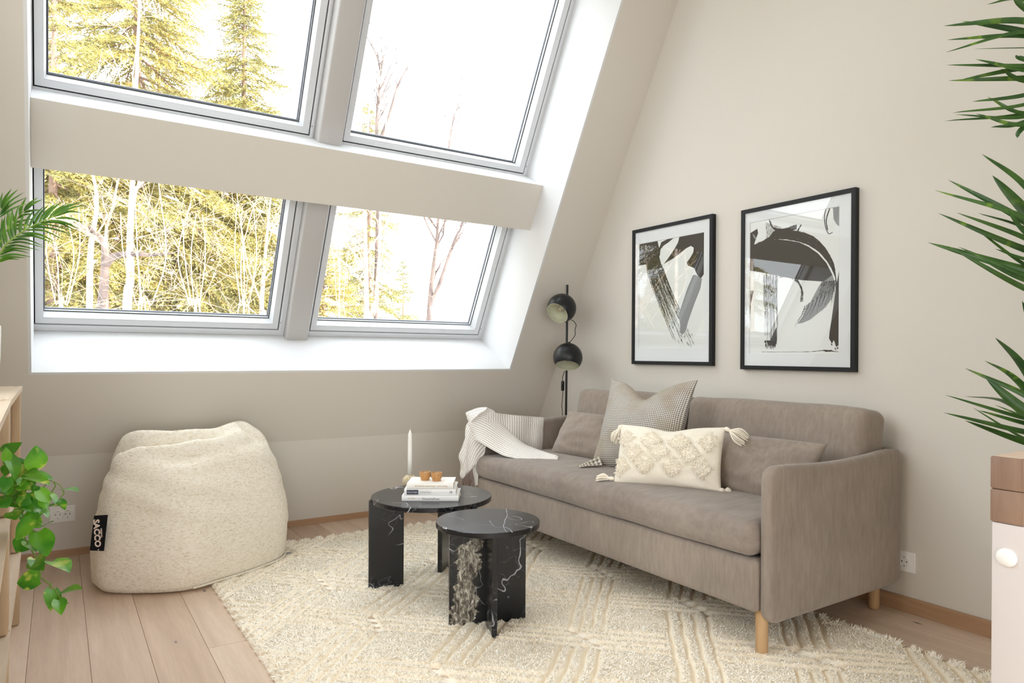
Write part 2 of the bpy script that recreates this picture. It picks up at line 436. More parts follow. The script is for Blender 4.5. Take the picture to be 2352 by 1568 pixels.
# left gable wall with an unseen window added to brighten the right wall
LY0, LY1, LZ0, LZ1 = 0.85, 2.60, 0.95, 2.95
gable('wall_left', XL-0.12, XL, LY1)
g = G(); g.box((XL-0.12,0.7,-0.05),(XL,LY0,ZC)); g.box((XL-0.12,LY0,-0.05),(XL,LY1,LZ0)); g.box((XL-0.12,LY0,LZ1),(XL,LY1,ZC)); obj('wall_left', g, M_WALL, smooth=False, kind='structure')
w5 = thing('window_5', (XL-0.08,(LY0+LY1)/2,LZ0), None, None); w5['kind'] = 'structure'
g = G(); x0, x1, fw_ = XL-0.11, XL-0.05, 0.07
g.box((x0,LY0,LZ0),(x1,LY1,LZ0+fw_)); g.box((x0,LY0,LZ1-fw_),(x1,LY1,LZ1)); g.box((x0,LY0,LZ0+fw_),(x1,LY0+fw_,LZ1-fw_)); g.box((x0,LY1-fw_,LZ0+fw_),(x1,LY1,LZ1-fw_)); obj('frame', g, M_FRAME, w5, smooth=False)
xg = XL-0.08; obj('pane', G().add([(xg,LY0+fw_,LZ0+fw_),(xg,LY1-fw_,LZ0+fw_),(xg,LY1-fw_,LZ1-fw_),(xg,LY0+fw_,LZ1-fw_)],[(0,1,2,3)]), M_GLASS, w5, smooth=False)
portal('fill_window_portal', (XL-0.115,(LY0+LY1)/2,(LZ0+LZ1)/2), (1,0,0), LY1-LY0, LZ1-LZ0)
# the open-plan part behind the camera, with a front opening added for fill light
g = G(); g.box((-4.2,0.58,-0.05),(XL-0.0,0.7,ZC)); obj('wall_inner', g, M_WALL, smooth=False, kind='structure')
g = G(); g.box((-4.2,-3.7,-0.05),(-4.08,0.7,ZC))
obj('wall_far_left', g, M_WALL, smooth=False, kind='structure')
g = G(); WX0, WX1, WZ0, WZ1 = -3.0, 2.0, 0.05, 2.45
g.box((-4.2,-3.7,-0.05),(3.0,-3.58,WZ0)); g.box((-4.2,-3.7,WZ1),(3.0,-3.58,ZC)); g.box((-4.2,-3.7,WZ0),(WX0,-3.58,WZ1)); g.box((WX1,-3.7,WZ0),(3.0,-3.58,WZ1))
obj('wall_front', g, M_WALL, smooth=False, kind='structure')
g = G(); g.box((1.88,0.10,-0.05),(XW,0.22,ZC)); obj('wall_light_blocker', g, M_WALL, smooth=False, kind='structure')  # unseen partition added to keep front light off the near right wall
# floor with separate planks
g = G(); g.box((-4.2,-3.7,-0.08),(3.0,0.7,-0.0145)); g.box((XL-0.12,0.7,-0.08),(3.0,4.2,-0.0145)); fl = obj('floor', g, M_FLOOR, smooth=False, kind='structure')
PW = 0.1727
def plank(x0, x1, y0, y1):
    g = G(); b = 0.0012; gp = 0.0004
    x0 += gp; x1 -= gp; y0 += gp; y1 -= gp
    V = [(x0,y0,-0.014),(x1,y0,-0.014),(x1,y1,-0.014),(x0,y1,-0.014),(x0,y0,-b),(x1,y0,-b),(x1,y1,-b),(x0,y1,-b),
         (x0+b,y0+b,0),(x1-b,y0+b,0),(x1-b,y1-b,0),(x0+b,y1-b,0)]
    F = [(0,1,5,4),(1,2,6,5),(2,3,7,6),(3,0,4,7),(4,5,9,8),(5,6,10,9),(6,7,11,10),(7,4,8,11),(8,9,10,11)]
    g.add(V, F); obj('plank', g, M_FLOOR, fl, smooth=False)
prng = random.Random(4)
for i in range(-22, 17):
    x0 = 0.0925 + PW*i; x1 = min(x0+PW, XW)
    if x0 >= XW: continue
    yw = YB-0.01 if x0 >= XL-0.13 else 0.6
    if i == 2: ys = [-3.58,-1.9,0.42,2.561,YB-0.01]
    else:
        y = -3.58; ys = [y]; y += prng.uniform(0.8,2.2)
        while y < yw-0.5: ys.append(y); y += 2.18
        ys.append(yw)
        if i in (-1,0,1): ys = [q for q in ys if not 0.9 < q < 3.4]
    for a, b in zip(ys[:-1], ys[1:]): plank(x0, x1, a, b)
# skirting boards
def skirting(name, a, b, nrm, mt):
    a = A(a); b = A(b); nrm = A(nrm); t, h, c = 0.0145, 0.061, 0.006
    prof = [(0,0.0005),(t,0.0005),(t,h-c),(t-c,h),(0,h)]
    V = [a+nrm*p+A((0,0,z)) for p,z in prof]+[b+nrm*p+A((0,0,z)) for p,z in prof]; n = len(prof)
    g = G(); g.add(V, [list(range(n)),[n+i for i in range(n)][::-1]]+[((i+1)%n,i,n+i,n+(i+1)%n) for i in range(n)])
    obj(name, g, mt, smooth=False, kind='structure')
skirting('baseboard_back', (XL,YB-0.002,0), (XW,YB-0.002,0), (0,-1,0), M_SKIRTX)
skirting('baseboard_right', (XW,-3.5,0), (XW,YB-0.016,0), (-1,0,0), M_SKIRT)
portal('roof_window_portal', S(1.2,1.63,0.50), -ND, 2.7, 2.5)
portal('front_fill_opening_portal', ((WX0+WX1)/2,-3.66,(WZ0+WZ1)/2), (0,1,0), WX1-WX0+0.1, WZ1-WZ0+0.1)
# ------------------------------------------------------------------ soft box and pillow builders
def softbox(lo, hi, r, n=(24,24,10), bulge=(0,0,0), M=None, wr=0.0, seed=0, wf=6.0):
    lo = A(lo); hi = A(hi); c = (lo+hi)/2; h = (hi-lo)/2
    def param(n_, hh):
        k = 5; e_ = np.linspace(0, 1, k+1)[:-1]
        a = -hh + r*e_; b = np.linspace(-hh+r, hh-r, n_); return np.concatenate([a, b, hh-r*e_[::-1]])
    ps = [param(n[i], h[i]) for i in range(3)]
    bm = bmesh.new()
    def face(ax, sgn):
        a, b = [i for i in range(3) if i != ax]
        ua, ub = ps[a], ps[b]; gr = []
        for x in ua:
            row = []
            for y in ub:
                p = np.zeros(3); p[a] = x; p[b] = y; p[ax] = sgn*h[ax]
                q = np.clip(p, -(h-r), h-r); d = p-q; L = np.linalg.norm(d)
                p = q + d/L*r if L > 1e-9 else p
                row.append(bm.verts.new(p))
            gr.append(row)
        for i in range(len(ua)-1):
            for j in range(len(ub)-1):
                f = [gr[i][j], gr[i+1][j], gr[i+1][j+1], gr[i][j+1]]
                if (sgn > 0) != (ax != 1): f = f[::-1]
                bm.faces.new(f)
    for ax in range(3):
        for sg in (-1, 1): face(ax, sg)
    bmesh.ops.remove_doubles(bm, verts=bm.verts[:], dist=1e-6)
    bm.verts.index_update(); V = A([v.co[:] for v in bm.verts]); F = [[v.index for v in f.verts] for f in bm.faces]; bm.free()
    U = V / h
    for ax in range(3):
        if bulge[ax]:
            a, b = [i for i in range(3) if i != ax]
            V[:,ax] += np.sign(U[:,ax])*np.abs(U[:,ax])**0.7*bulge[ax]*np.clip(1-U[:,a]**2,0,1)**0.7*np.clip(1-U[:,b]**2,0,1)**0.7
    if wr:
        for k in range(len(V)):
            p = V[k]*wf
            V[k] += wr*A((nz(p[0]+seed,p[1],p[2]), nz(p[0],p[1]+seed+9,p[2]), nz(p[0],p[1],p[2]+seed+5)))
    if M is not None: V = V @ A(M).T
    return V + c, F
def pillow(w_, h_, t_, nu=44, nv=36, pin=0.10, chop=0.0, wr=0.004, seed=0, sharp=0.5):
    """local x = width, y = height, z = thickness (front +z); returns V, F, UV"""
    us = np.sin(np.linspace(-1,1,nu)*np.pi/2)*0.5 + np.linspace(-1,1,nu)*0.5; vs = np.sin(np.linspace(-1,1,nv)*np.pi/2)*0.5 + np.linspace(-1,1,nv)*0.5
    V = []; UV = []; F = []
    for side in (1,-1):
        for u in us:
            for v in vs:
                x = w_/2*u*(1-pin*(1-v*v)*abs(u)); y = h_/2*v*(1-pin*(1-u*u)*abs(v))
                z = t_/2*max(0,(1-u*u))**sharp*max(0,(1-v*v))**sharp
                k = 0.0
                if chop:
                    k = math.exp(-(u/0.42)**2)*max(0,(v+0.15)/1.15)**2
                    y -= chop*k*(1.0-0.35*abs(u)); z *= 1-0.35*math.exp(-(u/0.16)**2)*max(0,v)**1.5
                en = (1-u**8)*(1-v**8)
                nn = nz(u*2.3+seed, v*2.3, seed*1.7) + 0.5*nz(u*5+seed, v*5, seed+3.3)
                z += wr*2*nn*en*(1 if z > 0.1*t_ else z/(0.1*t_+1e-9))
                V.append((x,y,side*z)); UV.append((u*w_/2, v*h_/2))
    n = nu*nv
    for s_ in (0,1):
        for i in range(nu-1):
            for j in range(nv-1):
                f = [s_*n+i*nv+j, s_*n+(i+1)*nv+j, s_*n+(i+1)*nv+j+1, s_*n+i*nv+j+1]
                F.append(f if s_ == 0 else f[::-1])
    # weld rims by joining both sheets
    bm = bmesh.new(); lay = bm.verts.layers.float_vector.new('uvk'); vv = [bm.verts.new(p) for p in V]
    for f in F: bm.faces.new([vv[i] for i in f])
    for i, v in enumerate(vv): v.index = i
    for i, v in enumerate(vv): v[lay] = (UV[i][0], UV[i][1], 0)
    bmesh.ops.remove_doubles(bm, verts=bm.verts[:], dist=1e-5)
    bm.verts.index_update()
    V2 = A([v.co[:] for v in bm.verts]); UV2 = A([v[lay][:2] for v in bm.verts]); F2 = [[v.index for v in f.verts] for f in bm.faces]; bm.free()
    return V2, F2, UV2

# ------------------------------------------------------------------ sofa
SOY0, SOY1, SOXF, SOXB, ST = 1.430, 3.366, 1.964, 2.838, 0.046
sofa = thing('sofa', (2.42,2.40,0), 'long taupe fabric sofa on oak peg legs against the beige wall', 'sofa')
def shell():
    h = ST/2; rc = 0.052
    ya, yb, xb = SOY0+h, SOY1-h, SOXB-h
    path = []; nor = []; dend = []
    xs = np.concatenate([SOXF+A([0,0.003,0.008,0.016,0.028,0.045,0.07]), np.linspace(2.09, xb-rc, 16)])
    for x in xs: path.append((x,ya)); nor.append((0,-1)); dend.append(x-SOXF)
    for t in np.linspace(0, np.pi/2, 9)[1:]: path.append((xb-rc+rc*math.sin(t), ya+rc-rc*math.cos(t))); nor.append((math.sin(t),-math.cos(t))); dend.append(9)
    for y in np.linspace(ya+rc, yb-rc, 30)[1:]: path.append((xb,y)); nor.append((1,0)); dend.append(9)
    for t in np.linspace(0, np.pi/2, 9)[1:]: path.append((xb-rc+rc*math.cos(t), yb-rc+rc*math.sin(t))); nor.append((math.cos(t),math.sin(t))); dend.append(9)
    for x in xs[::-1][1:]: path.append((x,yb)); nor.append((0,1)); dend.append(x-SOXF)
    P = []
    for (x,y),(nx,ny),d in zip(path,nor,dend):
        zt = np.interp(x, [1.98,2.08,2.25,2.42,2.58,2.70,2.80], [0.652,0.651,0.642,0.641,0.649,0.660,0.652]); zb = 0.124 + 0.012*max(0,(x-2.74)/0.09)
        th = h
        if d < 0.055: k = 0.055-math.sqrt(max(0,0.055**2-(0.055-d)**2)); zt -= k; zb += k
        if d < 0.02: th = h*math.sqrt(max(0.0,1-((0.02-d)/0.02)**2))*0.97+h*0.03
        ring_ = []
        rr = min(th, 0.02)
        for t in np.linspace(0,np.pi/2,4): ring_.append((th-rr+rr*math.cos(t), zt-0.02+0.02*math.sin(t)))
        for t in np.linspace(np.pi/2,np.pi,4): ring_.append((-th+rr+rr*math.cos(t), zt-0.02+0.02*math.sin(t)))
        for z_ in np.linspace(zt-0.03, zb+0.03, 12): ring_.append((-th, z_))
        for t in np.linspace(np.pi,1.5*np.pi,4): ring_.append((-th+rr+rr*math.cos(t), zb+0.02+0.02*math.sin(t)))
        for t in np.linspace(1.5*np.pi,2*np.pi,4): ring_.append((th-rr+rr*math.cos(t), zb+0.02+0.02*math.sin(t)))
        for z_ in np.linspace(zb+0.03, zt-0.03, 12): ring_.append((th, z_))
        P.append([(x+nx*o, y+ny*o, z_) for o,z_ in ring_])
    P = A(P); ns, nr = P.shape[:2]; V = P.reshape(-1,3)
    F = [(i*nr+j, (i+1)*nr+j, (i+1)*nr+(j+1)%nr, i*nr+(j+1)%nr) for i in range(ns-1) for j in range(nr)]
    F += [list(range(nr)), [(ns-1)*nr+j for j in range(nr)][::-1]]
    return G().add(V, F)
obj('arm_and_back_shell', shell(), M_SOFA, sofa, angle=60)
g = G(); g.add(*softbox((1.953,SOY0+ST+0.001,0.155),(SOXB-ST,SOY1-ST-0.001,0.335), 0.022, (6,24,6), (0.004,0,0)))
obj('seat_base', g, M_SOFA, sofa, angle=0)
g = G(); g.add(*softbox((1.930,SOY0+ST+0.003,0.342),(2.72,SOY1-ST-0.003,0.462), 0.045, (26,60,6), (0.006,0,0.022), wr=0.005, seed=2, wf=4))
cu = obj('seat_cushion', g, M_SOFAH, sofa, angle=0)
for z_ in (0.392,0.397):
    g = G(); g.tube([(1.9285,y,z_) for y in np.linspace(SOY0+ST+0.05,SOY1-ST-0.05,40)], 0.0011, 5); obj('seam', g, M_SOFA, cu)
def rotY(a): c, s = math.cos(a), math.sin(a); return [[c,0,s],[0,1,0],[-s,0,c]]
def rotZ(a): c, s = math.cos(a), math.sin(a); return [[c,-s,0],[s,c,0],[0,0,1]]
for y0, y1, sd_ in ((1.475,2.385,1),(2.405,3.255,4)):
    g = G(); V, F = softbox((2.585,y0,0.462),(2.745,y1,0.812), 0.042, (8,34,18), (0.028,0,0.006), M=rotY(R(11)), wr=0.007, seed=sd_, wf=4.5); V[:,2] -= 0.0
    g.add(V, F); b = obj('back_cushion', g, M_SOFA, sofa, angle=0)
for x, y, zf in ((2.004,1.490,0.006),(2.004,3.305,0.006),(2.765,1.525,0.0),(2.765,3.28,0.0)):
    g = G(); rr = 0.021 if x < 2.3 else 0.0205
    g.lathe([(rr*0.45,zf),(rr*0.8,zf+0.003),(rr*0.98,zf+0.011),(rr,zf+0.02),(rr*1.03,0.165)], (x,y,0), 20); obj('leg', g, M_LEG, sofa)
# ------------------------------------------------------------------ small taupe cushions
def place_pillow(root, g, w_, h_, t_, o, ex, ey, mt, name='cover', use_uv=False, **k):
    V, F, UV = pillow(w_, h_, t_, **k); ex = unit(ex); ey = unit(A(ey)-ex*(A(ey)@ex)); ez = np.cross(ex, ey)
    V = frame_xf(V, o, ex, ey, ez); g.add(V, F, 0, UV)
    return obj(name, g, mt, root, angle=0, use_uv=use_uv), ex, ey, ez
for o, lab, ex, sd_ in (((2.380,1.835,0.566),'slim taupe cushion leaning beside the near sofa arm, behind the cream one',(0.02,-1,0),11),
                        ((2.412,2.835,0.578),'slim taupe cushion by the far sofa arm, left of the houndstooth one',(0.06,-1,0.0),15)):
    t = thing('lumbar_cushion', (o[0],o[1],0.47), lab, 'cushion', 'small taupe cushions on the sofa')
    place_pillow(t, G(), 0.60, 0.275, 0.15, o, ex, (0.50,0,0.84), M_SOFA, 'cover', pin=0.05, wr=0.008, seed=sd_, sharp=0.42)
# ------------------------------------------------------------------ marble tables
def disk(c, r, z0, z1):
    b = 0.003
    return G().lathe([(0,z0),(r-b,z0),(r-b*0.3,z0+b*0.3),(r,z0+b),(r,z1-b),(r-b*0.3,z1-b*0.3),(r-b,z1),(0,z1)], (c[0],c[1],0), 96, cap=False)
RUGZ = 0.007
tb = thing('side_table', (1.360,2.226,RUGZ), 'lower round black marble table with crossed slab legs, nearest the camera', 'table')
tb.rotation_euler.z = math.atan2(-0.104,0.267)
def local(g, root): # geometry given around the origin -> shift so that obj() restores it
    g.V = [v + ORG[root.name]*A((1,1,0)) for v in g.V]; return g
tb_top = obj('tabletop', local(disk((0,0),0.196,0.374,0.395), tb), M_MARBLE, tb, angle=15)
obj('leg', local(G().bbox((-0.146,-0.010,RUGZ),(0.146,0.010,0.3735), 0.0015, 1), tb), M_MARBLE2, tb, smooth=False)
obj('leg', local(G().bbox((-0.010,-0.146,RUGZ),(0.010,-0.0105,0.3735), 0.0015, 1), tb), M_MARBLE, tb, smooth=False)
obj('leg', local(G().bbox((-0.010,0.0105,RUGZ),(0.010,0.146,0.3735), 0.0015, 1), tb), M_MARBLE, tb, smooth=False)
# pale calcite veins in the lower tabletop
M_VEIN = MT('pale_marble_vein', (176,180,188), 0.25, 0.5).m
vr = random.Random(2)
for pts, w0 in (([[1.5254, 2.3576], [1.4938, 2.3017], [1.4558, 2.2403], [1.4165, 2.1928], [1.3775, 2.1399], [1.3541, 2.1085], [1.3562, 2.0878], [1.3516, 2.059], [1.3358, 2.0227]],0.0022),([[1.3541, 2.1085], [1.3367, 2.108], [1.3273, 2.1252], [1.3428, 2.1699], [1.3581, 2.2117]],0.0012),([[1.3273, 2.1252], [1.3185, 2.1634], [1.2935, 2.1757], [1.283, 2.1989]],0.0008),([[1.282, 2.2678], [1.2821, 2.312], [1.2773, 2.333], [1.2677, 2.3573]],0.0012),([[1.3541, 2.1085], [1.3323, 2.0633], [1.3203, 2.0323]],0.0014)):
    P2d = catmull([(a,b,0) for a,b in pts], 9)[:,:2]; P2d = P2d + A([[vr.uniform(-.0012,.0012),vr.uniform(-.0012,.0012)] for _ in P2d]); T2 = np.gradient(P2d,axis=0); N2 = np.stack([-T2[:,1],T2[:,0]],1); N2 /= np.linalg.norm(N2,axis=1)[:,None]+1e-9
    V = []
    for q, nn in zip(P2d, N2):
        a_, b_ = w0*vr.uniform(0.1,1.0), w0*vr.uniform(0.1,1.0); V += [(q[0]+nn[0]*a_,q[1]+nn[1]*a_,0.39512),(q[0]-nn[0]*b_,q[1]-nn[1]*b_,0.39512)]
    # the table is turned: bring the points into its own axes
    ca_, sa_ = math.cos(-tb.rotation_euler.z), math.sin(-tb.rotation_euler.z); V = [(ORG[tb.name][0]+(x-ORG[tb.name][0])*ca_-(y-ORG[tb.name][1])*sa_, ORG[tb.name][1]+(x-ORG[tb.name][0])*sa_+(y-ORG[tb.name][1])*ca_, z) for x,y,z in V]
    obj('vein', G().add(V, [(2*i+1,2*i+3,2*i+2,2*i) for i in range(len(P2d)-1)]), M_VEIN, tb_top, smooth=False)
TC = (1.385,2.745)
ta = thing('side_table', (TC[0],TC[1],RUGZ), 'larger round black marble table on three notched slab legs, holding the books', 'table')
obj('tabletop', disk(TC, 0.264, 0.376, 0.397), M_MARBLE, ta, angle=15)
for a in (164.3, 45.0, 284.5):
    ca, sa = math.cos(R(a)), math.sin(R(a)); hw = 0.0105
    prof = [(0.124,RUGZ),(0.274,RUGZ),(0.274,0.380)]+[(0.262+0.012*math.cos(t),0.380+0.012*math.sin(t)) for t in np.linspace(0.3,1.5,4)]+[(0.257,0.3915),(0.257,0.3755),(0.124,0.3755)]
    V = []
    for sgn in (-1,1): V += [(TC[0]+ca*r_-sa*hw*sgn, TC[1]+sa*r_+ca*hw*sgn, z_) for r_,z_ in prof]
    n = len(prof); g = G().add(V, [list(range(n)),[n+i for i in range(n)][::-1]]+[((i+1)%n,i,n+i,n+(i+1)%n) for i in range(n)])
    obj('leg', g, M_MARBLE, ta, smooth=False)
# ------------------------------------------------------------------ books
M_PAPER = MT('book_pages', (240,234,220), 0.8, 0.2); M_PAPER.bump(M_PAPER.noise(M_PAPER.map((3,3,900)), 1.0, 2), 0.4, 0.0006); M_PAPER = M_PAPER.m
M_BOOKW = MT('white_book_cover', (240,240,238), 0.4, 0.4).m; M_BOOKC = MT('ivory_book_cover', (247,244,236), 0.45, 0.4).m
M_GOLD = MT('gold_lettering', (176,142,70), 0.5, 0.4).m; M_INK = MT('dark_lettering', (70,66,62), 0.6, 0.3).m
M_SLATE = MT('slate_label', (72,76,88), 0.5, 0.3).m; M_GREY = MT('grey_print', (150,152,156), 0.6, 0.3).m
BD = unit((1.420-1.218, 2.564-2.693, 0)); BN = A((-BD[1],BD[0],0))   # along the spine / away from the camera
def book(name, o, L, D, z0, z1, yaw, cov, label):
    ex = A((BD[0]*math.cos(yaw)-BD[1]*math.sin(yaw), BD[0]*math.sin(yaw)+BD[1]*math.cos(yaw), 0)); ey = A((-ex[1],ex[0],0))
    o = A((o[0],o[1],0)); c = o+ex*L/2+ey*D/2
    t = thing(name, (c[0],c[1],z0), label, 'book', 'books stacked on the larger marble table')
    th = 0.0022; P = lambda x,y,z: o+ex*x+ey*y+A((0,0,z))
    def bx(x0,x1,y0,y1,za,zb): return G().hexa([P(x0,y0,za),P(x1,y0,za),P(x1,y1,za),P(x0,y1,za),P(x0,y0,zb),P(x1,y0,zb),P(x1,y1,zb),P(x0,y1,zb)])
    g = bx(0,L,0.001,D,z0,z0+th); g2 = bx(0,L,0.001,D,z1-th,z1)
    for v, f in zip(g2.V, [g2.F]): g.add(v, f)
    # rounded spine
    zm = (z0+z1)/2; hz = (z1-z0)/2; k = 7; V = []
    for x in (0,L):
        for q in np.linspace(-1,1,k): V.append(P(x, -0.003*(1-abs(q)**3), zm+hz*q))
        for q in np.linspace(1,-1,k): V.append(P(x, 0.003, zm+hz*q))
    n = 2*k; g.add(V, [list(range(n)),[n+i for i in range(n)][::-1]]+[((i+1)%n,i,n+i,n+(i+1)%n) for i in range(n)])
    cv = obj('cover', g, cov, t, angle=30)
    obj('pages', bx(0.003,L-0.003,0.0035,D-0.003,z0+th,z1-th), M_PAPER, t, smooth=False)
    def lett(s, x, size, mt, flip=False, zoff=0.0, nm='lettering', sx=1.0):
        V, F = text_geo(s, size, 0.00015); V[:,0] *= sx
        e1, e2 = (ex, A((0,0,1.))) if not flip else (-ex, A((0,0,-1.)))
        return obj(nm, G().add(frame_xf(V, P(x,-0.0034,zm+zoff), e1, e2, -ey), F), mt, t, smooth=False)
    def plate(x0, x1, za, zb, mt, nm, dy=-0.0033):
        return obj(nm, bx(x0,x1,dy,dy+0.0006,za,zb), mt, t, smooth=False)
    return t, lett, plate, P, ex, ey
zt = 0.397
b1, l1, p1_, P1, e1_, n1_ = book('book', (1.218,2.693), 0.2395, 0.165, zt+0.0004, zt+0.0245, 0.0, M_BOOKW, 'white book at the bottom of the stack of three')
l1('WencheFoss', 0.122, 0.0125, M_INK, zoff=-0.002, sx=1.15); l1('\u2022', 0.072, 0.010, M_GOLD); l1('en fortelling', 0.041, 0.0065, M_GOLD, sx=1.0)
o2 = A((1.218,2.693,0))+BD*0.0090+BN*0.006
b2, l2, p2_, P2, e2_, n2_ = book('book', o2, 0.2185, 0.172, zt+0.0250, zt+0.0500, 0.012, M_BOOKW, 'white book with a dark spine label in the middle of the stack')
p2_(0.011,0.060,zt+0.0277,zt+0.0473,M_SLATE,'spine_label',-0.0034); l2('Harry & Dagny', 0.0355, 0.0068, M_BOOKW, zoff=0.0)
for a in ((0.061,0.115,zt+0.0305,zt+0.0310),(0.061,0.115,zt+0.0440,zt+0.0445),(0.061,0.0615,zt+0.0305,zt+0.0445),(0.1145,0.115,zt+0.0305,zt+0.0445)): p2_(*a, M_GREY, 'rule')
l2('Ferdinand Finne', 0.088, 0.0070, M_INK)
V = [(0.0062*math.cos(t),0.0062*math.sin(t),0) for t in np.linspace(0,2*np.pi,24,endpoint=False)]+[(0.0056*math.cos(t),0.0056*math.sin(t),0) for t in np.linspace(0,2*np.pi,24,endpoint=False)]
obj('emblem', G().add(frame_xf(A(V),P2(0.198,-0.0034,zt+0.0375),e2_,(0,0,1),-n2_),[(i,(i+1)%24,24+(i+1)%24,24+i) for i in range(24)]).add(frame_xf(A([(-0.003,0,0),(0.003,0.0034,0),(0.003,-0.0034,0)]),P2(0.198,-0.0034,zt+0.0375),e2_,(0,0,1),-n2_),[(0,2,1)]), M_INK, b2, smooth=False)
o3 = A((1.218,2.693,0))+BD*0.0195+BN*0.010
b3, l3, p3_, P3, e3_, n3_ = book('book', o3, 0.197, 0.150, zt+0.0505, zt+0.0745, -0.01, M_BOOKC, 'ivory book with gold lettering on top of the stack, under the cups')
l3('Mona Levin \u2022 \u00c5rhundrets kunstnerliv', 0.103, 0.0092, M_GOLD, flip=True, sx=1.02)
# ------------------------------------------------------------------ tea-light cups on the books
M_TIN = MT('tealight_tin', (200,200,200), 0.25, 0.5).m
for x, y, lab in ((0.068,0.078,'small bamboo tea-light cup on the top book, the left one'),(0.120,0.062,'small bamboo tea-light cup on the top book, the right one')):
    p = P3(x, y, zt+0.0749)
    t = thing('candle_cup', p, lab, 'candle holder', 'bamboo tea-light cups'); r_ = 0.0236
    g = G().lathe([(0.0001,0),(r_*0.78,0),(r_*0.79,0.001),(r_*0.79,0.0075),(r_*0.80,0.0085),(r_*0.94,0.0115),(r_,0.0145),(r_*1.01,0.033),(r_*0.99,0.0348),(r_*0.88,0.0348),(r_*0.86,0.033),(r_*0.86,0.012),(0.0001,0.012)], p, 36, cap=False)
    obj('cup', g, M_CUP, t, angle=30)
    g = G().lathe([(0.0001,0.0125),(r_*0.83,0.0125),(r_*0.83,0.029),(r_*0.80,0.029),(r_*0.79,0.0275),(0.0001,0.0275)], p, 28, cap=False); c_ = obj('tealight', g, M_WAX, t, angle=30)
    g = G().tube([p+A((0,0,0.0276)),p+A((0.0006,0,0.0315))], 0.0006, 5); obj('wick', g, M_DARK, c_)
# ------------------------------------------------------------------ taper candle in a round stone holder
t_ = MT('speckled_stone', (226,218,198), 0.6, 0.3); vo = t_.n('TexVoronoi', Vector=t_.map((1,1,1)), Scale=260.0)
t_.col(t_.mix(t_.ramp(t_.noise(t_.map((1,1,1)),190,3,0.7), [(0.48,K0),(0.56,W1)]), t_.ramp(vo.outputs['Color'], [(0.2,(236,230,214)),(0.8,(212,204,186))]), lin(198,172,104))); t_.bump(t_.noise(t_.map((1,1,1)),300,2),0.2,0.0006); M_STONE = t_.m
cp = A((1.366,2.932,0.3972)); h_ = thing('candlestick', cp, 'white taper candle in a round speckled stone holder behind the books', 'candle')
g = G(); r_ = 0.0345; prof = [(0.0001,0),(0.016,0)]+[(r_*math.cos(t),0.0315+0.033*math.sin(t)) for t in np.linspace(-1.12,1.15,18)]+[(0.0118,0.0605),(0.0112,0.056),(0.0001,0.052)]
obj('holder', g.lathe(prof, cp, 40, cap=False), M_STONE, h_, angle=0)
g = G(); z0 = 0.0565; prof = [(0.0001,z0),(0.0108,z0),(0.0106,z0+0.09),(0.0098,z0+0.186),(0.0088,z0+0.196),(0.0048,z0+0.206),(0.0026,z0+0.213),(0.0001,z0+0.2145)]
ca_ = obj('taper_candle', g.lathe([(a*0.98,b) for a,b in prof], cp, 28, cap=False), M_WAX, h_, angle=0)
obj('wick', G().tube([cp+A((0,0,z0+0.213)),cp+A((0.0006,0,z0+0.221)),cp+A((0.0003,0.0004,z0+0.227))], 0.0008, 5), M_WAX, ca_)
# ------------------------------------------------------------------ floor lamp
LP = A((2.690,3.457,0)); lamp = thing('floor_lamp', LP, 'black floor lamp with two ball shades in the corner behind the sofa', 'lamp')
obj('base', G().lathe([(0.0001,0),(0.118,0),(0.12,0.003),(0.12,0.012),(0.117,0.016),(0.012,0.018),(0.0001,0.018)], LP, 48, cap=False), M_BLACK, lamp, angle=30)
obj('pole', G().tube([LP+A((-0.006,0.002,0.016)),LP+A((0.001,0.0,1.463))], 0.0072, 16), M_BLACK, lamp, angle=40)
t_ = MT('shade_inner_cream', (226,226,204), 0.6, 0.3); M_INNER = t_.m
VR = A((_r2.x,_r2.y,_r2.z)); VU = A((_u2.x,_u2.y,_u2.z)); VF = A((_f.x,_f.y,_f.z))
t_ = MT('clear_bulb', (240,225,200), 0.1, 0.5); t_.b.inputs['Transmission Weight'].default_value = 0.6; M_BULB = t_.m
def shade(c, ax, label):
    R0 = 0.0905; ax = unit(ax); c = A(c); a1 = math.acos(0.62)
    th = np.linspace(math.pi, a1, 28); prof = [(max(R0*math.sin(q),0.0001), R0*math.cos(q)) for q in th]
    g = G().lathe(prof, c, 56, axis=ax, cap=False)
    s_ = obj('lamp_shade', g, M_BLACK, lamp, angle=0)
    ri = R0-0.002; prof = [(R0*math.sin(a1), R0*math.cos(a1)),(ri*math.sin(a1),R0*math.cos(a1))]+[(max(ri*math.sin(q),0.0001), ri*math.cos(q)) for q in np.linspace(a1,math.pi,26)]
    obj('inner_lining', G().lathe(prof, c, 56, axis=ax, cap=False), M_INNER, s_, angle=40)
    obj('socket', G().lathe([(0.0001,-0.086),(0.014,-0.086),(0.014,-0.045),(0.0001,-0.045)], c, 20, axis=ax, cap=False), M_PLASTIC, s_, angle=30)
    obj('bulb', G().lathe([(0.0001,-0.045),(0.008,-0.042),(0.011,-0.03),(0.02,-0.012),(0.0215,0.004),(0.017,0.018),(0.009,0.026),(0.0001,0.028)], c, 24, axis=ax, cap=False), M_BULB, s_, angle=0)
    obj('hinge', G().tube([c-ax*0.088, c-ax*0.102], 0.011, 14), M_BLACK, s_, angle=40)
    return c
up_ax = VR*(-0.52)-VU*0.60-VF*0.62; lo_ax = VR*(-0.10)-VU*0.88-VF*0.42
c1 = shade(LP+A((-0.066,-0.085,1.308))+VR*-0.034, up_ax, ''); c2 = shade(LP+A((-0.066,-0.085,1.004))+VR*0.006, lo_ax, '')
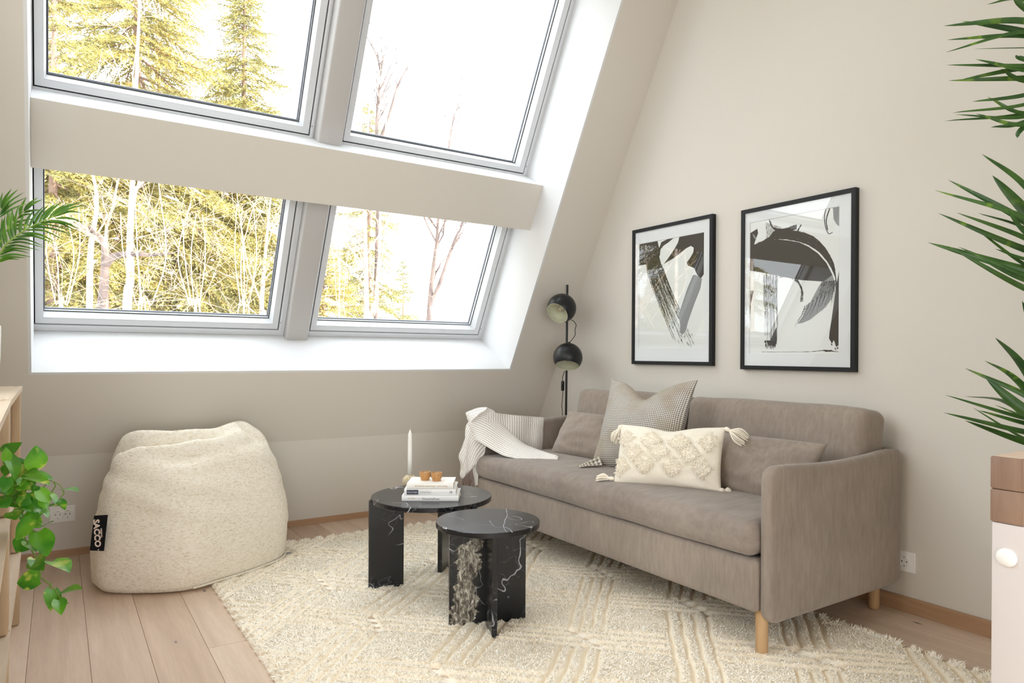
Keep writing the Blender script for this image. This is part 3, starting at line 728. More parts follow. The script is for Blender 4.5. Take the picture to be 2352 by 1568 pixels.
for c_ in (c1,c2): obj('bracket', G().tube([LP+A((0,0,c_[2]+0.02)), LP*A((0.35,0.35,0))+A((c_[0]*0.65,c_[1]*0.65,c_[2]+0.055))], 0.006, 10), M_BLACK, lamp)
def vp(c, dx, dy, dz=0.0): return A(c)+VR*dx+VU*dy+VF*dz
k_ = 0.000601 # metres per step of the traced cable
cab = [(595,505),(622,525),(645,560),(634,612),(634,665),(600,715),(568,750)]
obj('cable', G().tube(catmull([vp(c1, (a-495)*k_, -(b-388)*k_, 0.01) for a,b in cab], 8), 0.0023, 8), M_BLACK, lamp)
cab2 = [(538,1050),(532,1080),(520,1110),(521,1150)]; cab3 = [(523,1255),(519,1330),(513,1380),(512,1420),(517,1470),(517,1540),(521,1700),(530,1900)]
obj('cable', G().tube(catmull([vp(c2, (a-571)*k_, -(b-910)*k_, 0.02) for a,b in cab2], 6), 0.0023, 8), M_BLACK, lamp)
obj('cable', G().tube(catmull([vp(c2, (a-571)*k_, -(b-910)*k_, 0.02) for a,b in cab3], 6), 0.0021, 8), M_BLACK, lamp)
sw = vp(c2, (521-571)*k_, -(1203-910)*k_, 0.02)
sw_ = obj('switch', G().bbox(sw-A((0.010,0.008,0.031)), sw+A((0.010,0.008,0.031)), 0.006, 3), M_BLACK, lamp)
obj('rocker', G().bbox(sw+A((-0.0115,-0.009,-0.012)), sw+A((-0.004,0.002,0.012)), 0.002, 2), M_RUBBER, sw_)
# ------------------------------------------------------------------ framed prints on the right wall
M_PFRAME = wood('black_stained_frame', (34,35,37), (24,25,27), 'Z', 2.0, 0.5)
M_MAT = MT('white_picture_mat', (238,238,240), 0.8, 0.2).m; M_PRINT = MT('white_art_paper', (240,240,238), 0.85, 0.2).m
M_BRUSH = MT('umber_black_ink', (66,60,54), 0.85, 0.2).m; M_BRUSHG = MT('diluted_grey_ink', (150,150,150), 0.85, 0.2).m
def picture(y0, y1, z0, z1, label, strokes, art):
    fw, dp = 0.0195, 0.028; xf = XW-dp
    t = thing('framed_print', (XW,(y0+y1)/2,z0), label, 'picture', 'framed prints above the sofa')
    g = G()
    O = [(y1,z0),(y0,z0),(y0,z1),(y1,z1)]; I = [(y1-fw,z0+fw),(y0+fw,z0+fw),(y0+fw,z1-fw),(y1-fw,z1-fw)]
    V = [(xf,*p) for p in O]+[(xf,*p) for p in I]+[(XW-0.001,*p) for p in O]+[(XW-0.001,*p) for p in I]; F = []
    for k in range(4):
        j = (k+1)%4; F += [(k,j,4+j,4+k),(8+j,8+k,12+k,12+j),(8+k,8+j,j,k),(4+k,4+j,12+j,12+k)]
    obj('frame', g.add(V, F), M_PFRAME, t, smooth=False)
    a0, a1, b0, b1 = art   # art window: y from left, z
    xm = xf+0.0075; yl, yr = y1-fw, y0+fw; zb, zt_ = z0+fw, z1-fw
    V = [(xm,yl,zb),(xm,yr,zb),(xm,yr,zt_),(xm,yl,zt_),(xm,a0,b0),(xm,a1,b0),(xm,a1,b1),(xm,a0,b1),(xm+0.0025,a0-0.002,b0+0.002),(xm+0.0025,a1+0.002,b0+0.002),(xm+0.0025,a1+0.002,b1-0.002),(xm+0.0025,a0-0.002,b1-0.002)]
    F = [(k,(k+1)%4,4+(k+1)%4,4+k) for k in range(4)]+[(4+k,4+(k+1)%4,8+(k+1)%4,8+k) for k in range(4)]
    obj('mat', G().add(V, F), M_MAT, t, smooth=False)
    xa = xm+0.0032
    pr = obj('print', G().box((xa,a1-0.01,b0-0.01),(xa+0.002,a0+0.01,b1+0.01)), M_PRINT, t, smooth=False)
    W_, H_ = a0-a1, b1-b0
    gb = G(); gg = G(); lay = [0]
    def poly(pts, gq=gb):
        lay[0] += 1; x = xa-0.00008-0.000002*lay[0]
        gq.add([(x, a0-min(max(p[0],0),1)*W_, b1-min(max(p[1],0),1)*H_) for p in pts], [list(range(len(pts)))])
    def streak(path, wd, gq=gb, ragged=0.25, seed=0):
        """ragged ribbon along path (fractions of the sheet), width wd(t)"""
        rr = random.Random(seed); P = catmull(path, 10); n = len(P); T = np.gradient(P, axis=0)
        T[:,1] *= H_/W_; N_ = np.stack([-T[:,1],T[:,0]],1); N_ /= np.linalg.norm(N_,axis=1)[:,None]+1e-9; N_[:,1] *= W_/H_
        lay[0] += 1; x = xa-0.00008-0.000002*lay[0]; V = []; 
        for i in range(n):
            q = wd(i/(n-1)) if callable(wd) else wd
            l_ = q*(0.5+ragged*rr.uniform(-0.5,0.5)); r__ = q*(0.5+ragged*rr.uniform(-0.5,0.5))
            for s_ in (l_, -r__):
                p = P[i]+N_[i]*s_; V.append((x, a0-min(max(p[0],0.0),1.0)*W_, b1-min(max(p[1],0.0),1.0)*H_))
        gq.add(V, [(2*i,2*i+1,2*i+3,2*i+2) for i in range(n-1)])
    strokes(poly, streak, gb, gg)
    obj('brush_strokes', gb, M_BRUSH, pr, smooth=False, kind='stuff')
    if gg.n: obj('grey_wash', gg, M_BRUSHG, pr, smooth=False, kind='stuff')
    q = (yl+0.001,yr-0.001,zb-0.001,zt_+0.001)
    obj('glass', G().add([(xf+0.0045,q[0],q[2]),(xf+0.0045,q[1],q[2]),(xf+0.0045,q[1],q[3]),(xf+0.0045,q[0],q[3])], [(0,1,2,3)]), M_PICGLASS, t, smooth=False)
def strokes_a(poly, streak, gb, gg):
    rr = random.Random(3)
    # solid forms along the top edge
    poly([(0,0.0),(0.30,0.0),(0.315,0.04),(0.33,0.07),(0.36,0.02),(0.47,0.0),(0.56,0.0),(0.47,0.035),(0.40,0.055),(0.35,0.085),(0.34,0.14),(0.33,0.15),(0.36,0.22),(0.38,0.26),(0.13,0.26),(0.115,0.205),(0.0,0.205)])
    poly([(0.64,0.0),(1,0.0),(1,0.36),(0.95,0.40),(0.90,0.36),(0.86,0.30),(0.77,0.27),(0.75,0.24),(0.80,0.205),(0.845,0.16),(0.85,0.12),(0.81,0.10),(0.74,0.115),(0.65,0.15),(0.57,0.18),(0.50,0.20),(0.40,0.225),(0.46,0.185),(0.52,0.14),(0.58,0.09),(0.62,0.05)])
    # dry brush running down to the right
    for k in range(46):
        a = k/45; x0 = 0.12+0.25*a+rr.uniform(-.008,.008); x1 = 0.60+0.33*a
        y0 = 0.22+rr.uniform(0,0.06); ye = rr.uniform(0.55,1.0); w0 = rr.uniform(0.006,0.016)
        pts = []
        for t in np.linspace(0,1,6):
            y = y0+(ye-y0)*t; u = (y-0.22)/0.78; pts.append((x0+(x1-x0)*u**1.15+rr.uniform(-.003,.003), y))
        streak(pts, lambda t, w0=w0: w0*(1-0.8*t), seed=k, ragged=0.7)
    for k in range(60):
        a = rr.random(); u = rr.uniform(0.55,1.0); x = (0.12+0.25*a)+((0.60+0.33*a)-(0.12+0.25*a))*u**1.15; y = 0.22+0.78*u
        streak([(x,y-0.03),(x+0.012,y-0.012),(x+0.022,y)], lambda t: 0.006*(1-t)+0.001, seed=100+k, ragged=0.9)
    # broad soft stroke leaning the other way on the right
    poly([(0.84,0.36),(0.88,0.36),(0.97,0.40),(0.95,0.48),(0.86,0.62),(0.78,0.76),(0.74,0.85),(0.70,0.88),(0.66,0.86),(0.66,0.80),(0.64,0.70),(0.69,0.60),(0.76,0.47)], gg)
def strokes_b(poly, streak, gb, gg):
    rr = random.Random(8)
    poly([(0,0.08),(0.09,0.055),(0.10,0.09),(0.08,0.12),(0.05,0.17),(0.0,0.19)])
    # big arch
    poly([(0,0.185),(0.08,0.17),(0.2,0.155),(0.34,0.16),(0.46,0.18),(0.58,0.205),(0.68,0.245),(0.78,0.30),(0.87,0.375),(0.93,0.46),(0.955,0.52),(0.94,0.56),(0.90,0.52),(0.84,0.50),(0.6,0.475),(0.35,0.43),(0.12,0.385),(0,0.365)])
    for k in range(26):
        a = k/25; off = -0.075*a
        streak([(0.02+0.25*a,0.185+off*0.4+rr.uniform(-.01,.01)),(0.3,0.155+off*0.8),(0.52,0.185+off*0.9),(0.72,0.25+off),(0.86,0.345+off*0.9),(0.95,0.46+off*0.7),(0.985-0.02*a,0.56+rr.uniform(-.03,.03))], lambda t: 0.010*(1-0.6*t), seed=k, ragged=0.8)
    for k in range(12):
        a = k/11
        streak([(0.23+0.02*a,-0.0+0.02*a),(0.27+0.02*a,0.06+0.02*a),(0.40,0.09+0.025*a),(0.55,0.075+0.03*a)], 0.006, seed=40+k, ragged=0.8)
        streak([(0.20+0.16*a,0.02+0.05*a),(0.205+0.155*a,0.14)], 0.005, seed=60+k, ragged=0.9)
    for k in range(5): streak([(0.60-0.02*k,0.08+0.02*k),(0.52-0.01*k,0.17)], 0.010, seed=80+k, ragged=0.8)
    poly([(0.03,0.085),(0.055,0.10),(0.08,0.13),(0.06,0.13),(0.04,0.11)], gg)
    # grey tail of the arch
    poly([(0.93,0.46),(0.955,0.54),(0.93,0.62),(0.86,0.68),(0.78,0.72),(0.70,0.76),(0.62,0.78),(0.56,0.785),(0.62,0.735),(0.70,0.64),(0.80,0.52)], gg)
    for k in range(22):
        a = k/21; streak([(0.95-0.30*a,0.53+0.13*a),(0.93-0.32*a,0.60+0.12*a),(0.90-0.36*a+rr.uniform(-.03,.03),0.67+0.13*a+rr.uniform(-.02,.02))], lambda t: 0.010*(1-t)+0.001, gg if k%3 else gb, seed=120+k, ragged=0.9)
    for k in range(14):
        streak([(0.955-0.01*k,0.50),(0.95-0.012*k,0.58),(0.93-0.015*k+rr.uniform(-.01,.01),0.60+0.10*rr.random())], lambda t: 0.007*(1-t)+0.001, seed=150+k, ragged=0.9)
    # vertical dry strokes
    for k in range(30):
        x = 0.17+0.16*k/29; ye = rr.uniform(0.6,0.97)
        streak([(x+rr.uniform(-.01,.01),0.40+rr.uniform(0,.03)),(x+0.004,0.6),(x+0.012,ye)], lambda t: 0.007*(1-0.5*t), gg if k%2 else gb, seed=200+k, ragged=0.9)
    for k in range(20):
        x = 0.19+0.14*rr.random(); streak([(x,0.90),(x+rr.uniform(-.01,.02),0.93+0.04*rr.random())], lambda t: 0.016*(1-t)+0.002, gb, seed=240+k, ragged=0.9)
    poly([(0.23,0.93),(0.26,0.89),(0.33,0.80),(0.335,0.90),(0.31,0.945)])
    # loop under the arch
    for k in range(4): streak([(0.36,0.415+0.008*k),(0.46,0.42+0.008*k),(0.56,0.47+0.006*k),(0.62-0.005*k,0.55),(0.62-0.008*k,0.63)], 0.006, seed=260+k, ragged=0.8)
    for k in range(6): streak([(0.05-0.008*k,0.52),(0.012,0.62),(0.0,0.72+0.01*k)], 0.005, seed=270+k, ragged=0.8)
    # right edge mass
    poly([(1,0.42),(0.98,0.50),(0.96,0.58),(0.945,0.66),(0.925,0.76),(0.905,0.85),(0.90,0.89),(0.93,0.93),(0.95,0.90),(0.97,0.95),(1.0,0.94)])
    for k in range(16):
        x = 0.89+0.1*rr.random(); y = 0.86+0.1*rr.random(); streak([(x,y),(x+0.012,y+0.012)], 0.010, seed=300+k, ragged=0.9)
    # top right marks
    streak([(0.86,0.0),(0.845,0.06),(0.86,0.13),(0.89,0.175),(0.93,0.17)], 0.008, seed=330); streak([(0.90,0.0),(0.865,0.08),(0.88,0.15)], 0.010, seed=331)
    poly([(0.93,0.0),(1,0.0),(1,0.14),(0.97,0.12),(0.94,0.08)], gg)
    # ground line
    streak([(0.15,0.985),(0.4,0.985),(0.7,0.983),(0.85,0.975),(1.0,0.985)], lambda t: 0.004+0.014*math.exp(-((t-0.82)/0.1)**2), seed=340, ragged=0.6)
picture(2.408,3.004,0.968,1.753, 'black framed print of brown strokes on white, the farther one beside the lamp', strokes_a, (2.955,2.470,1.060,1.668))
picture(1.643,2.230,0.954,1.738, 'black framed print of a sweeping dark arch on white, the nearer one on the right', strokes_b, (2.184,1.720,1.030,1.672))
# ------------------------------------------------------------------ wall sockets
def socket(root, c, ex, ez, r_=0.0195):
    ey = np.cross(ez, ex)
    V, F = [], []
    g = G().lathe([(r_+0.0030,-0.0004),(r_+0.0026,0.0034),(r_+0.0004,0.0036),(r_-0.0006,0.0010),(r_*0.93,0.0002),(0.0001,0.0002)], c, 36, axis=ez, cap=False)
    s_ = obj('socket', g, M_PLASTIC, root, angle=30)
    for sx in (-1,1): obj('pin_hole', G().lathe([(0.0026,0.0004),(0.0001,0.0005)], A(c)+A(ex)*0.0092*sx, 12, axis=ez, cap=False), M_DARK, s_)
    for sx in (-1,1): obj('earth_clip', G().bbox(A(c)+ey*(r_-0.002)*sx-0.0022, A(c)+ey*(r_-0.002)*sx+0.0022, 0.0005, 1), M_SPACER, s_)
def plate_geo(c, ex, ey, ez, hx, hy, d=0.008, holes=()):
    V = []; 
    for q, ins_ in ((0,0),(d-0.002,0),(d,0.002)):
        V += [A(c)+A(ex)*sx*(hx-ins_)+A(ey)*sy*(hy-ins_)+A(ez)*q for sx,sy in ((-1,-1),(1,-1),(1,1),(-1,1))]
    F = [(k,(k+1)%4,4+(k+1)%4,4+k) for k in range(4)]+[(4+k,4+(k+1)%4,8+(k+1)%4,8+k) for k in range(4)]+[(8,9,10,11)]
    return G().add(V, F)
c = A((XW,1.4435,0.2005)); t = thing('wall_socket', c, 'single white wall socket beside the near end of the sofa', 'socket')
obj('face_plate', plate_geo(c,(0,-1,0),(0,0,1),(-1,0,0),0.0405,0.0405), M_PLASTIC, t, smooth=False); socket(t, c+A((-0.0085,0,0)), A((0,-1,0)), A((-1,0,0)))
yk = 4.1116-(4.1116-4.0033)*0.222/0.5158; nk = unit((0,-0.5158,-0.1083+0.0)); c = A((0.0232,yk,0.221)); ek = unit(np.cross(A((1,0,0)),-A(nk)))
ek = unit((0,-0.1083,0.5158)); nk = np.cross(A((1,0,0)), ek)
t = thing('wall_socket', c, 'double white wall socket low on the knee wall, beside the hanging plant', 'socket')
obj('face_plate', plate_geo(c,(1,0,0),ek,nk,0.0525,0.041), M_PLASTIC, t, smooth=False)
for sx in (-1,1): socket(t, c+nk*0.0085+A((0.0205*sx,0,0)), A((1,0,0)), nk)
# ------------------------------------------------------------------ carved wool rug
RX0, RX1, RY0, RY1 = 0.566, 2.482, 0.70, 3.725
def rug_cut(x, y):
    """0 on full pile .. 1 in a carved groove; second value 1 on the flat-woven strips"""
    sx, sy = 0.28, 0.27
    wob = 0.013*np.sin(5*y+1.3)+0.009*np.sin(8*x+4*y)+0.0022*np.sin(31*x-17*y); wob2 = 0.013*np.sin(6*x+2.1)+0.009*np.sin(7*y-3*x)+0.0022*np.sin(27*y+19*x)
    X = (x-0.72)/sx; Y = (y-2.45)/sy
    p = X+Y; q = X-Y; sc = 0.1944
    dp = (np.mod(p, 2)-1)*sc+wob; dq = (np.mod(q, 2)-1)*sc+wob2
    offs = (-0.069,-0.023,0.023,0.069)
    gr = lambda d: np.max([np.exp(-((d-o)/0.0078)**2) for o in offs], axis=0)
    ip = np.abs(dp) < 0.082; iq = np.abs(dq) < 0.082
    sel = (np.floor(p/2)+np.floor(q/2)) % 2 == 0
    cut = np.where(ip & (~iq | sel), gr(dp), np.where(iq, gr(dq), 0.0))
    # flat strips on every second junction column
    jx = np.mod((x-1.0)/0.56+0.5, 1)-0.5; jy = np.mod((y-2.45)/0.54+0.5, 1)-0.5
    strip = (np.abs(jx*0.56+0.02*np.sin(9*y)) < 0.017) & (np.abs(jy*0.54) < 0.105)
    return np.clip(cut,0,1), strip
t_ = MT('ivory_rug_wool', (246,232,208), 0.95, 0.05)
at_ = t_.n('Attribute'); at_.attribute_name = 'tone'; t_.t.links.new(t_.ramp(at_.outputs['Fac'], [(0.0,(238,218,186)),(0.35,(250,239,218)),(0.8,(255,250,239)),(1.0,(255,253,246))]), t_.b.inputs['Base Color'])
M_WOOL = t_.m
rug = thing('rug', ((RX0+RX1)/2,(RY0+RY1)/2,0), 'large ivory shag wool rug with carved lozenge bands under the tables', 'rug')
nx_, ny_ = 190, 300
xs = np.linspace(RX0,RX1,nx_); ys = np.linspace(RY0,RY1,ny_); XX, YY = np.meshgrid(xs,ys,indexing='ij'); ct, st_ = rug_cut(XX,YY)
ed = np.minimum(np.minimum(XX-RX0,RX1-XX),np.minimum(YY-RY0,RY1-YY)); hz = 0.0155-0.0115*ct-0.012*st_; hz = np.where(ed<0.012, hz*np.clip(ed/0.012,0.25,1), hz)
V = np.stack([XX,YY,hz],-1).reshape(-1,3); ii, jj = np.meshgrid(np.arange(nx_-1),np.arange(ny_-1),indexing='ij'); b_ = (ii*ny_+jj).ravel()
F = np.stack([b_,b_+ny_,b_+ny_+1,b_+1],1)
rim = np.concatenate([np.arange(0,nx_*ny_,ny_), (nx_-1)*ny_+np.arange(1,ny_), (nx_-1-np.arange(1,nx_))*ny_+ny_-1, np.arange(ny_-2,0,-1)])
n0 = len(V); Vb = V[rim].copy(); Vb[:,2] = 0.0004; V = np.vstack([V,Vb]); k_n = len(rim); q_ = np.arange(k_n)
F = np.vstack([F, np.stack([rim, n0+q_, n0+(q_+1)%k_n, rim[(q_+1)%k_n]],1)])
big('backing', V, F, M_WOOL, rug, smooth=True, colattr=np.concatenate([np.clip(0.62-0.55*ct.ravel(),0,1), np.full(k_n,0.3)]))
def blades(P, az, lean, L, wd, tone, curl=0.35):
    n = len(P); d = np.stack([np.cos(az)*np.sin(lean),np.sin(az)*np.sin(lean),np.cos(lean)],1); d2 = d.copy(); d2[:,2] -= curl; d2 /= np.linalg.norm(d2,axis=1)[:,None]
    s = np.stack([-np.sin(az),np.cos(az),np.zeros(n)],1)*wd[:,None]*0.5
    m1 = P+d*L[:,None]*0.55; tp = m1+d2*L[:,None]*0.45
    V = np.stack([P-s,P+s,m1-s*0.9,m1+s*0.9,tp],1).reshape(-1,3); k = np.arange(n)[:,None]*5
    F = np.concatenate([k+A([[0,1,2]]).astype(int),k+A([[1,3,2]]).astype(int),k+A([[2,3,4]]).astype(int)],1).reshape(-1,3)
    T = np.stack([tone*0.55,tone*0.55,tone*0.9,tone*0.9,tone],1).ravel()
    return V, F, T
N_ = 290000
px_ = rng.uniform(RX0+0.002,RX1-0.002,N_); py_ = RY0+0.002+(RY1-RY0-0.004)*(1-rng.random(N_)**0.85)[::-1]
py_ = rng.uniform(RY0+0.1,RY1-0.002,N_)
c_, s_ = rug_cut(px_,py_); keep = (~s_) & (rng.random(N_) > c_*1.6); px_, py_, c_ = px_[keep], py_[keep], c_[keep]; n = len(px_)
az = 0.8*np.sin(5.3*px_+3.1*py_)+0.6*np.sin(9.7*py_-6.1*px_)+rng.normal(0,1.7,n)-2.2
ep = 1e-3; gx = (rug_cut(px_+ep*8,py_)[0]-rug_cut(px_-ep*8,py_)[0]); gy = (rug_cut(px_,py_+ep*8)[0]-rug_cut(px_,py_-ep*8)[0])
edge_d = np.minimum.reduce([px_-RX0,RX1-px_,py_-RY0,RY1-py_]); gm = np.hypot(gx,gy)
az = np.where(gm>0.25, np.arctan2(-gy,-gx)+rng.normal(0,0.9,n), az)
oaz = np.arctan2(np.where(RY1-py_<0.03,1.0,0.0)-np.where(py_-RY0<0.03,1.0,0.0), np.where(RX1-px_<0.03,1.0,0.0)-np.where(px_-RX0<0.03,1.0,0.0))
az = np.where(edge_d<0.03, oaz+rng.normal(0,0.45,n), az)
lean = rng.uniform(0.85,1.3,n); L = rng.uniform(0.010,0.016,n)*(1-0.6*c_); L = np.where((edge_d<0.02), L*np.where((RY1-py_<0.02)|(RX1-px_<0.02), 1.9, 1.1), L)
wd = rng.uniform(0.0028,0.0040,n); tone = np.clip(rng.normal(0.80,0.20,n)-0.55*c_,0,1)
z_ = np.where(edge_d<0.012, 0.006, 0.0145-0.011*c_)
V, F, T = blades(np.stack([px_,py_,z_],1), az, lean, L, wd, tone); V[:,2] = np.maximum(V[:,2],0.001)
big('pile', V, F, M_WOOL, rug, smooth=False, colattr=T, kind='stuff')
# ------------------------------------------------------------------ bean bag
plan = catmull([(.127,3.47),(.17,3.345),(.33,3.235),(.47,3.195),(.60,3.245),(.80,3.345),(.935,3.455),(.985,3.64),(.93,3.84),(.66,3.955),(.34,3.92),(.165,3.73),(.127,3.47)], 10)[:-1]
BC = A((0.545,3.60)); pd = plan-BC; pa = np.arctan2(pd[:,1],pd[:,0]); pr = np.hypot(pd[:,0],pd[:,1]); od = np.argsort(pa)
NT = 150; ths = np.linspace(-np.pi,np.pi,NT,endpoint=False); rad = np.interp(ths, pa[od], pr[od], period=2*np.pi)
prof = [(0.0,0.004),(0.5,0.003),(0.90,0.004),(0.965,0.010),(0.99,0.03)]
prof += [(np.interp(z,[0.03,0.10,0.20,0.30,0.40,0.48,0.53,0.56],[0.99,1.012,1.015,0.99,0.935,0.875,0.83,0.785]),z) for z in np.linspace(0.05,0.56,26)]
for t in np.linspace(0,1,26)[1:]:
    s = 0.785*(1-t)**0.9; prof.append((max(s,0.0), 0.56+0.052*math.sin(min(1,t*2.2)*math.pi/2)))
def seg_d(p, a, b):
    p = A(p); a = A(a); b = A(b); t = np.clip(((p-a)@(b-a))/((b-a)@(b-a)),0,1); return np.linalg.norm(p-a-t*(b-a))
def polyd(p, Q): return min(seg_d(p,Q[i],Q[i+1]) for i in range(len(Q)-1))
crease = [(.20,3.63),(.275,3.52),(.37,3.475),(.50,3.455),(.64,3.50)]; ridge = [(.24,3.50),(.33,3.43),(.45,3.395),(.60,3.43),(.74,3.52)]
crest = [(.26,3.66),(.34,3.575),(.45,3.545),(.58,3.55),(.72,3.60)]
crease2 = [(.70,3.70),(.80,3.62),(.86,3.60)]
P = np.zeros((len(prof),NT,3))
for i,(s,z) in enumerate(prof):
    for j,t in enumerate(ths):
        x = BC[0]+rad[j]*s*math.cos(t); y = BC[1]+rad[j]*s*math.sin(t); zz = z; top = i > 30
        y -= 0.0; lean_ = max(0,(z-0.25))*0.10; y += lean_
        if i > 24:
            w_ = min(1,(i-24)/8)
            fc = max(-1,min(1,((x-BC[0])*-0.15-(y-BC[1])*0.99)/0.33)); zz -= w_*(0.022*fc+0.030*max(0,fc)**2)
            zz += w_*0.050*math.exp(-((x-0.80)**2/0.012+(y-3.74)**2/0.020))
            zz += w_*0.012*math.exp(-((x-0.36)**2/0.020+(y-3.72)**2/0.020))
            zz += w_*0.050*math.exp(-(polyd((x,y),crest)/0.045)**2)
            zz += w_*0.040*math.exp(-(polyd((x,y),ridge)/0.042)**2)
            k = 0.105*np.interp(x,[0.2,0.3,0.45,0.64],[0.9,1.0,0.6,0.15])
            zz -= w_*k*math.exp(-(polyd((x,y),crease)/0.028)**2)
            zz -= w_*0.045*math.exp(-(polyd((x,y),crease2)/0.030)**2)
            zz += w_*0.012*nz(x*7,y*7,3.1)
        if 3 < i:
            a_ = 0.0045*nz(x*4,y*4,zz*22)+0.008*nz(x*3.1+7,y*3.1,zz*5)+ (0.013*nz(x*2.2,y*2.2+4,zz*17+x*6) if i<34 and z>0.3 else 0)
            x += math.cos(t)*a_; y += math.sin(t)*a_
        P[i,j] = (x,y,max(zz,0.002))
t_ = MT('cream_boucle', (236,226,206), 0.95, 0.05)
fl_ = t_.noise(t_.map((95,95,290)), 1.0, 3, 0.55, 1.0); fl2 = t_.noise(t_.map((40,40,120),loc=(3,1,2)), 1.0, 2, 0.5, 0.6)
t_.col(t_.ramp(t_.math('MULTIPLY_ADD',fl_,0.75,t_.math('MULTIPLY',fl2,0.25)), [(0.33,(206,190,162)),(0.42,(228,217,196)),(0.54,(242,235,221))])); t_.bump(fl_,0.6,0.003); M_BOUCLE = t_.m
bean = thing('bean_bag', (BC[0],BC[1],0), 'cream boucle bean bag slumped against the knee wall with a black side tag', 'bean bag')
obj('cover', G().grid(P.transpose(1,0,2), wrap_u=True, flip=True), M_BOUCLE, bean, angle=0)
# bottom welt with zip pull
wl = [P[4,j]+A((0.004*math.cos(ths[j]),0.004*math.sin(ths[j]),-0.012)) for j in range(NT)]
sel = [j for j in range(NT) if -1.75 < ths[j] < -0.20]
w_ = obj('zip_welt', G().tube([wl[j] for j in sel], 0.005, 6), M_BOUCLE, bean, angle=0)
pz = wl[sel[-1]]; obj('zip_pull', G().bbox(pz+A((0.0,-0.02,-0.004)), pz+A((0.020,-0.006,0.004)), 0.0015, 1), M_SPACER, w_)
TD = {}
TD['A'] = [[[2.0138, 3.306, 0.6966], [2.0682, 3.3008, 0.6899], [2.1334, 3.3112, 0.6802], [2.1896, 3.3059, 0.672], [2.2467, 3.3009, 0.6662], [2.3155, 3.3113, 0.6587], [2.3617, 3.3058, 0.6541], [2.3993, 3.3009, 0.6504]], [[2.0131, 3.3046, 0.6766], [2.0689, 3.3017, 0.6688], [2.1339, 3.3118, 0.6583], [2.1888, 3.3045, 0.6497], [2.2475, 3.3018, 0.6427], [2.3145, 3.3118, 0.6347], [2.3593, 3.3044, 0.6299], [2.3986, 3.3018, 0.6269]], [[2.0121, 3.3026, 0.6465], [2.0702, 3.3034, 0.637], [2.1343, 3.312, 0.6256], [2.1877, 3.3025, 0.6162], [2.2489, 3.3035, 0.6072], [2.3127, 3.312, 0.5987], [2.3559, 3.3024, 0.5937], [2.3978, 3.3036, 0.5916]], [[2.0113, 3.301, 0.613], [2.0719, 3.3058, 0.6017], [2.1341, 3.3113, 0.5894], [2.1869, 3.3009, 0.5791], [2.2508, 3.3059, 0.5678], [2.31, 3.3113, 0.5589], [2.3526, 3.3008, 0.5534], [2.3973, 3.306, 0.5523]], [[2.011, 3.3001, 0.5795], [2.0736, 3.3081, 0.5663], [2.1334, 3.3098, 0.5533], [2.1866, 3.3001, 0.5418], [2.2527, 3.3082, 0.5283], [2.3067, 3.3097, 0.5192], [2.3498, 3.3001, 0.513], [2.3967, 3.3083, 0.5129]], [[2.0112, 3.3001, 0.5542], [2.0748, 3.3097, 0.5397], [2.1326, 3.3082, 0.5263], [2.1868, 3.3001, 0.5138], [2.254, 3.3098, 0.4987], [2.304, 3.3081, 0.4895], [2.3482, 3.3001, 0.4827], [2.3961, 3.3098, 0.4834]], [[2.0117, 3.3005, 0.5289], [2.0758, 3.3109, 0.5131], [2.1317, 3.3065, 0.4994], [2.1874, 3.3006, 0.4857], [2.255, 3.311, 0.469], [2.3011, 3.3064, 0.46], [2.3469, 3.3006, 0.4523], [2.3953, 3.311, 0.454]]]
TD['B'] = [[[1.8942, 3.3504, 0.5868], [1.9006, 3.3523, 0.6202], [1.9225, 3.3518, 0.6483], [1.9599, 3.3488, 0.681], [2.0008, 3.351, 0.7062], [2.0393, 3.353, 0.7194]], [[1.9066, 3.3182, 0.5627], [1.9275, 3.3162, 0.5931], [1.9594, 3.3185, 0.6275], [2.0005, 3.3261, 0.6639], [2.0471, 3.3417, 0.6902], [2.0889, 3.3623, 0.697]], [[1.9307, 3.2784, 0.5462], [1.9571, 3.2762, 0.576], [1.9934, 3.2807, 0.6049], [2.0359, 3.2947, 0.6355], [2.0808, 3.3205, 0.6533], [2.1237, 3.3513, 0.6463]], [[1.9534, 3.2276, 0.5216], [1.9849, 3.2292, 0.5504], [2.0245, 3.2388, 0.5758], [2.0705, 3.2575, 0.5956], [2.1191, 3.2881, 0.6072], [2.1616, 3.3264, 0.5965]], [[1.9807, 3.1677, 0.4959], [2.0155, 3.1745, 0.5211], [2.0559, 3.1892, 0.5406], [2.1018, 3.2116, 0.557], [2.1496, 3.2443, 0.563], [2.1884, 3.2848, 0.5491]], [[2.0029, 3.0933, 0.4754], [2.0451, 3.1026, 0.4968], [2.0862, 3.1222, 0.5128], [2.1303, 3.1495, 0.5233], [2.1753, 3.1857, 0.526], [2.2146, 3.2257, 0.5116]], [[2.0359, 3.0297, 0.4671], [2.0804, 3.0377, 0.4812], [2.1211, 3.0559, 0.4946], [2.166, 3.0791, 0.5028], [2.2111, 3.1098, 0.5032], [2.2496, 3.1428, 0.4869]], [[2.0736, 2.963, 0.4705], [2.1073, 2.9712, 0.4783], [2.1402, 2.9857, 0.4855], [2.1762, 3.0039, 0.4922], [2.2133, 3.0271, 0.4914], [2.245, 3.0501, 0.4791]], [[2.1228, 2.9067, 0.4718], [2.14, 2.9072, 0.4772], [2.1587, 2.9097, 0.4845], [2.1753, 2.9168, 0.4892], [2.1935, 2.9258, 0.4913], [2.2066, 2.9317, 0.4873]], [[2.1652, 2.8727, 0.4706], [2.1706, 2.8686, 0.4752], [2.1748, 2.8667, 0.4797], [2.1778, 2.8671, 0.4862], [2.1779, 2.8709, 0.4925], [2.1701, 2.872, 0.4998]]]
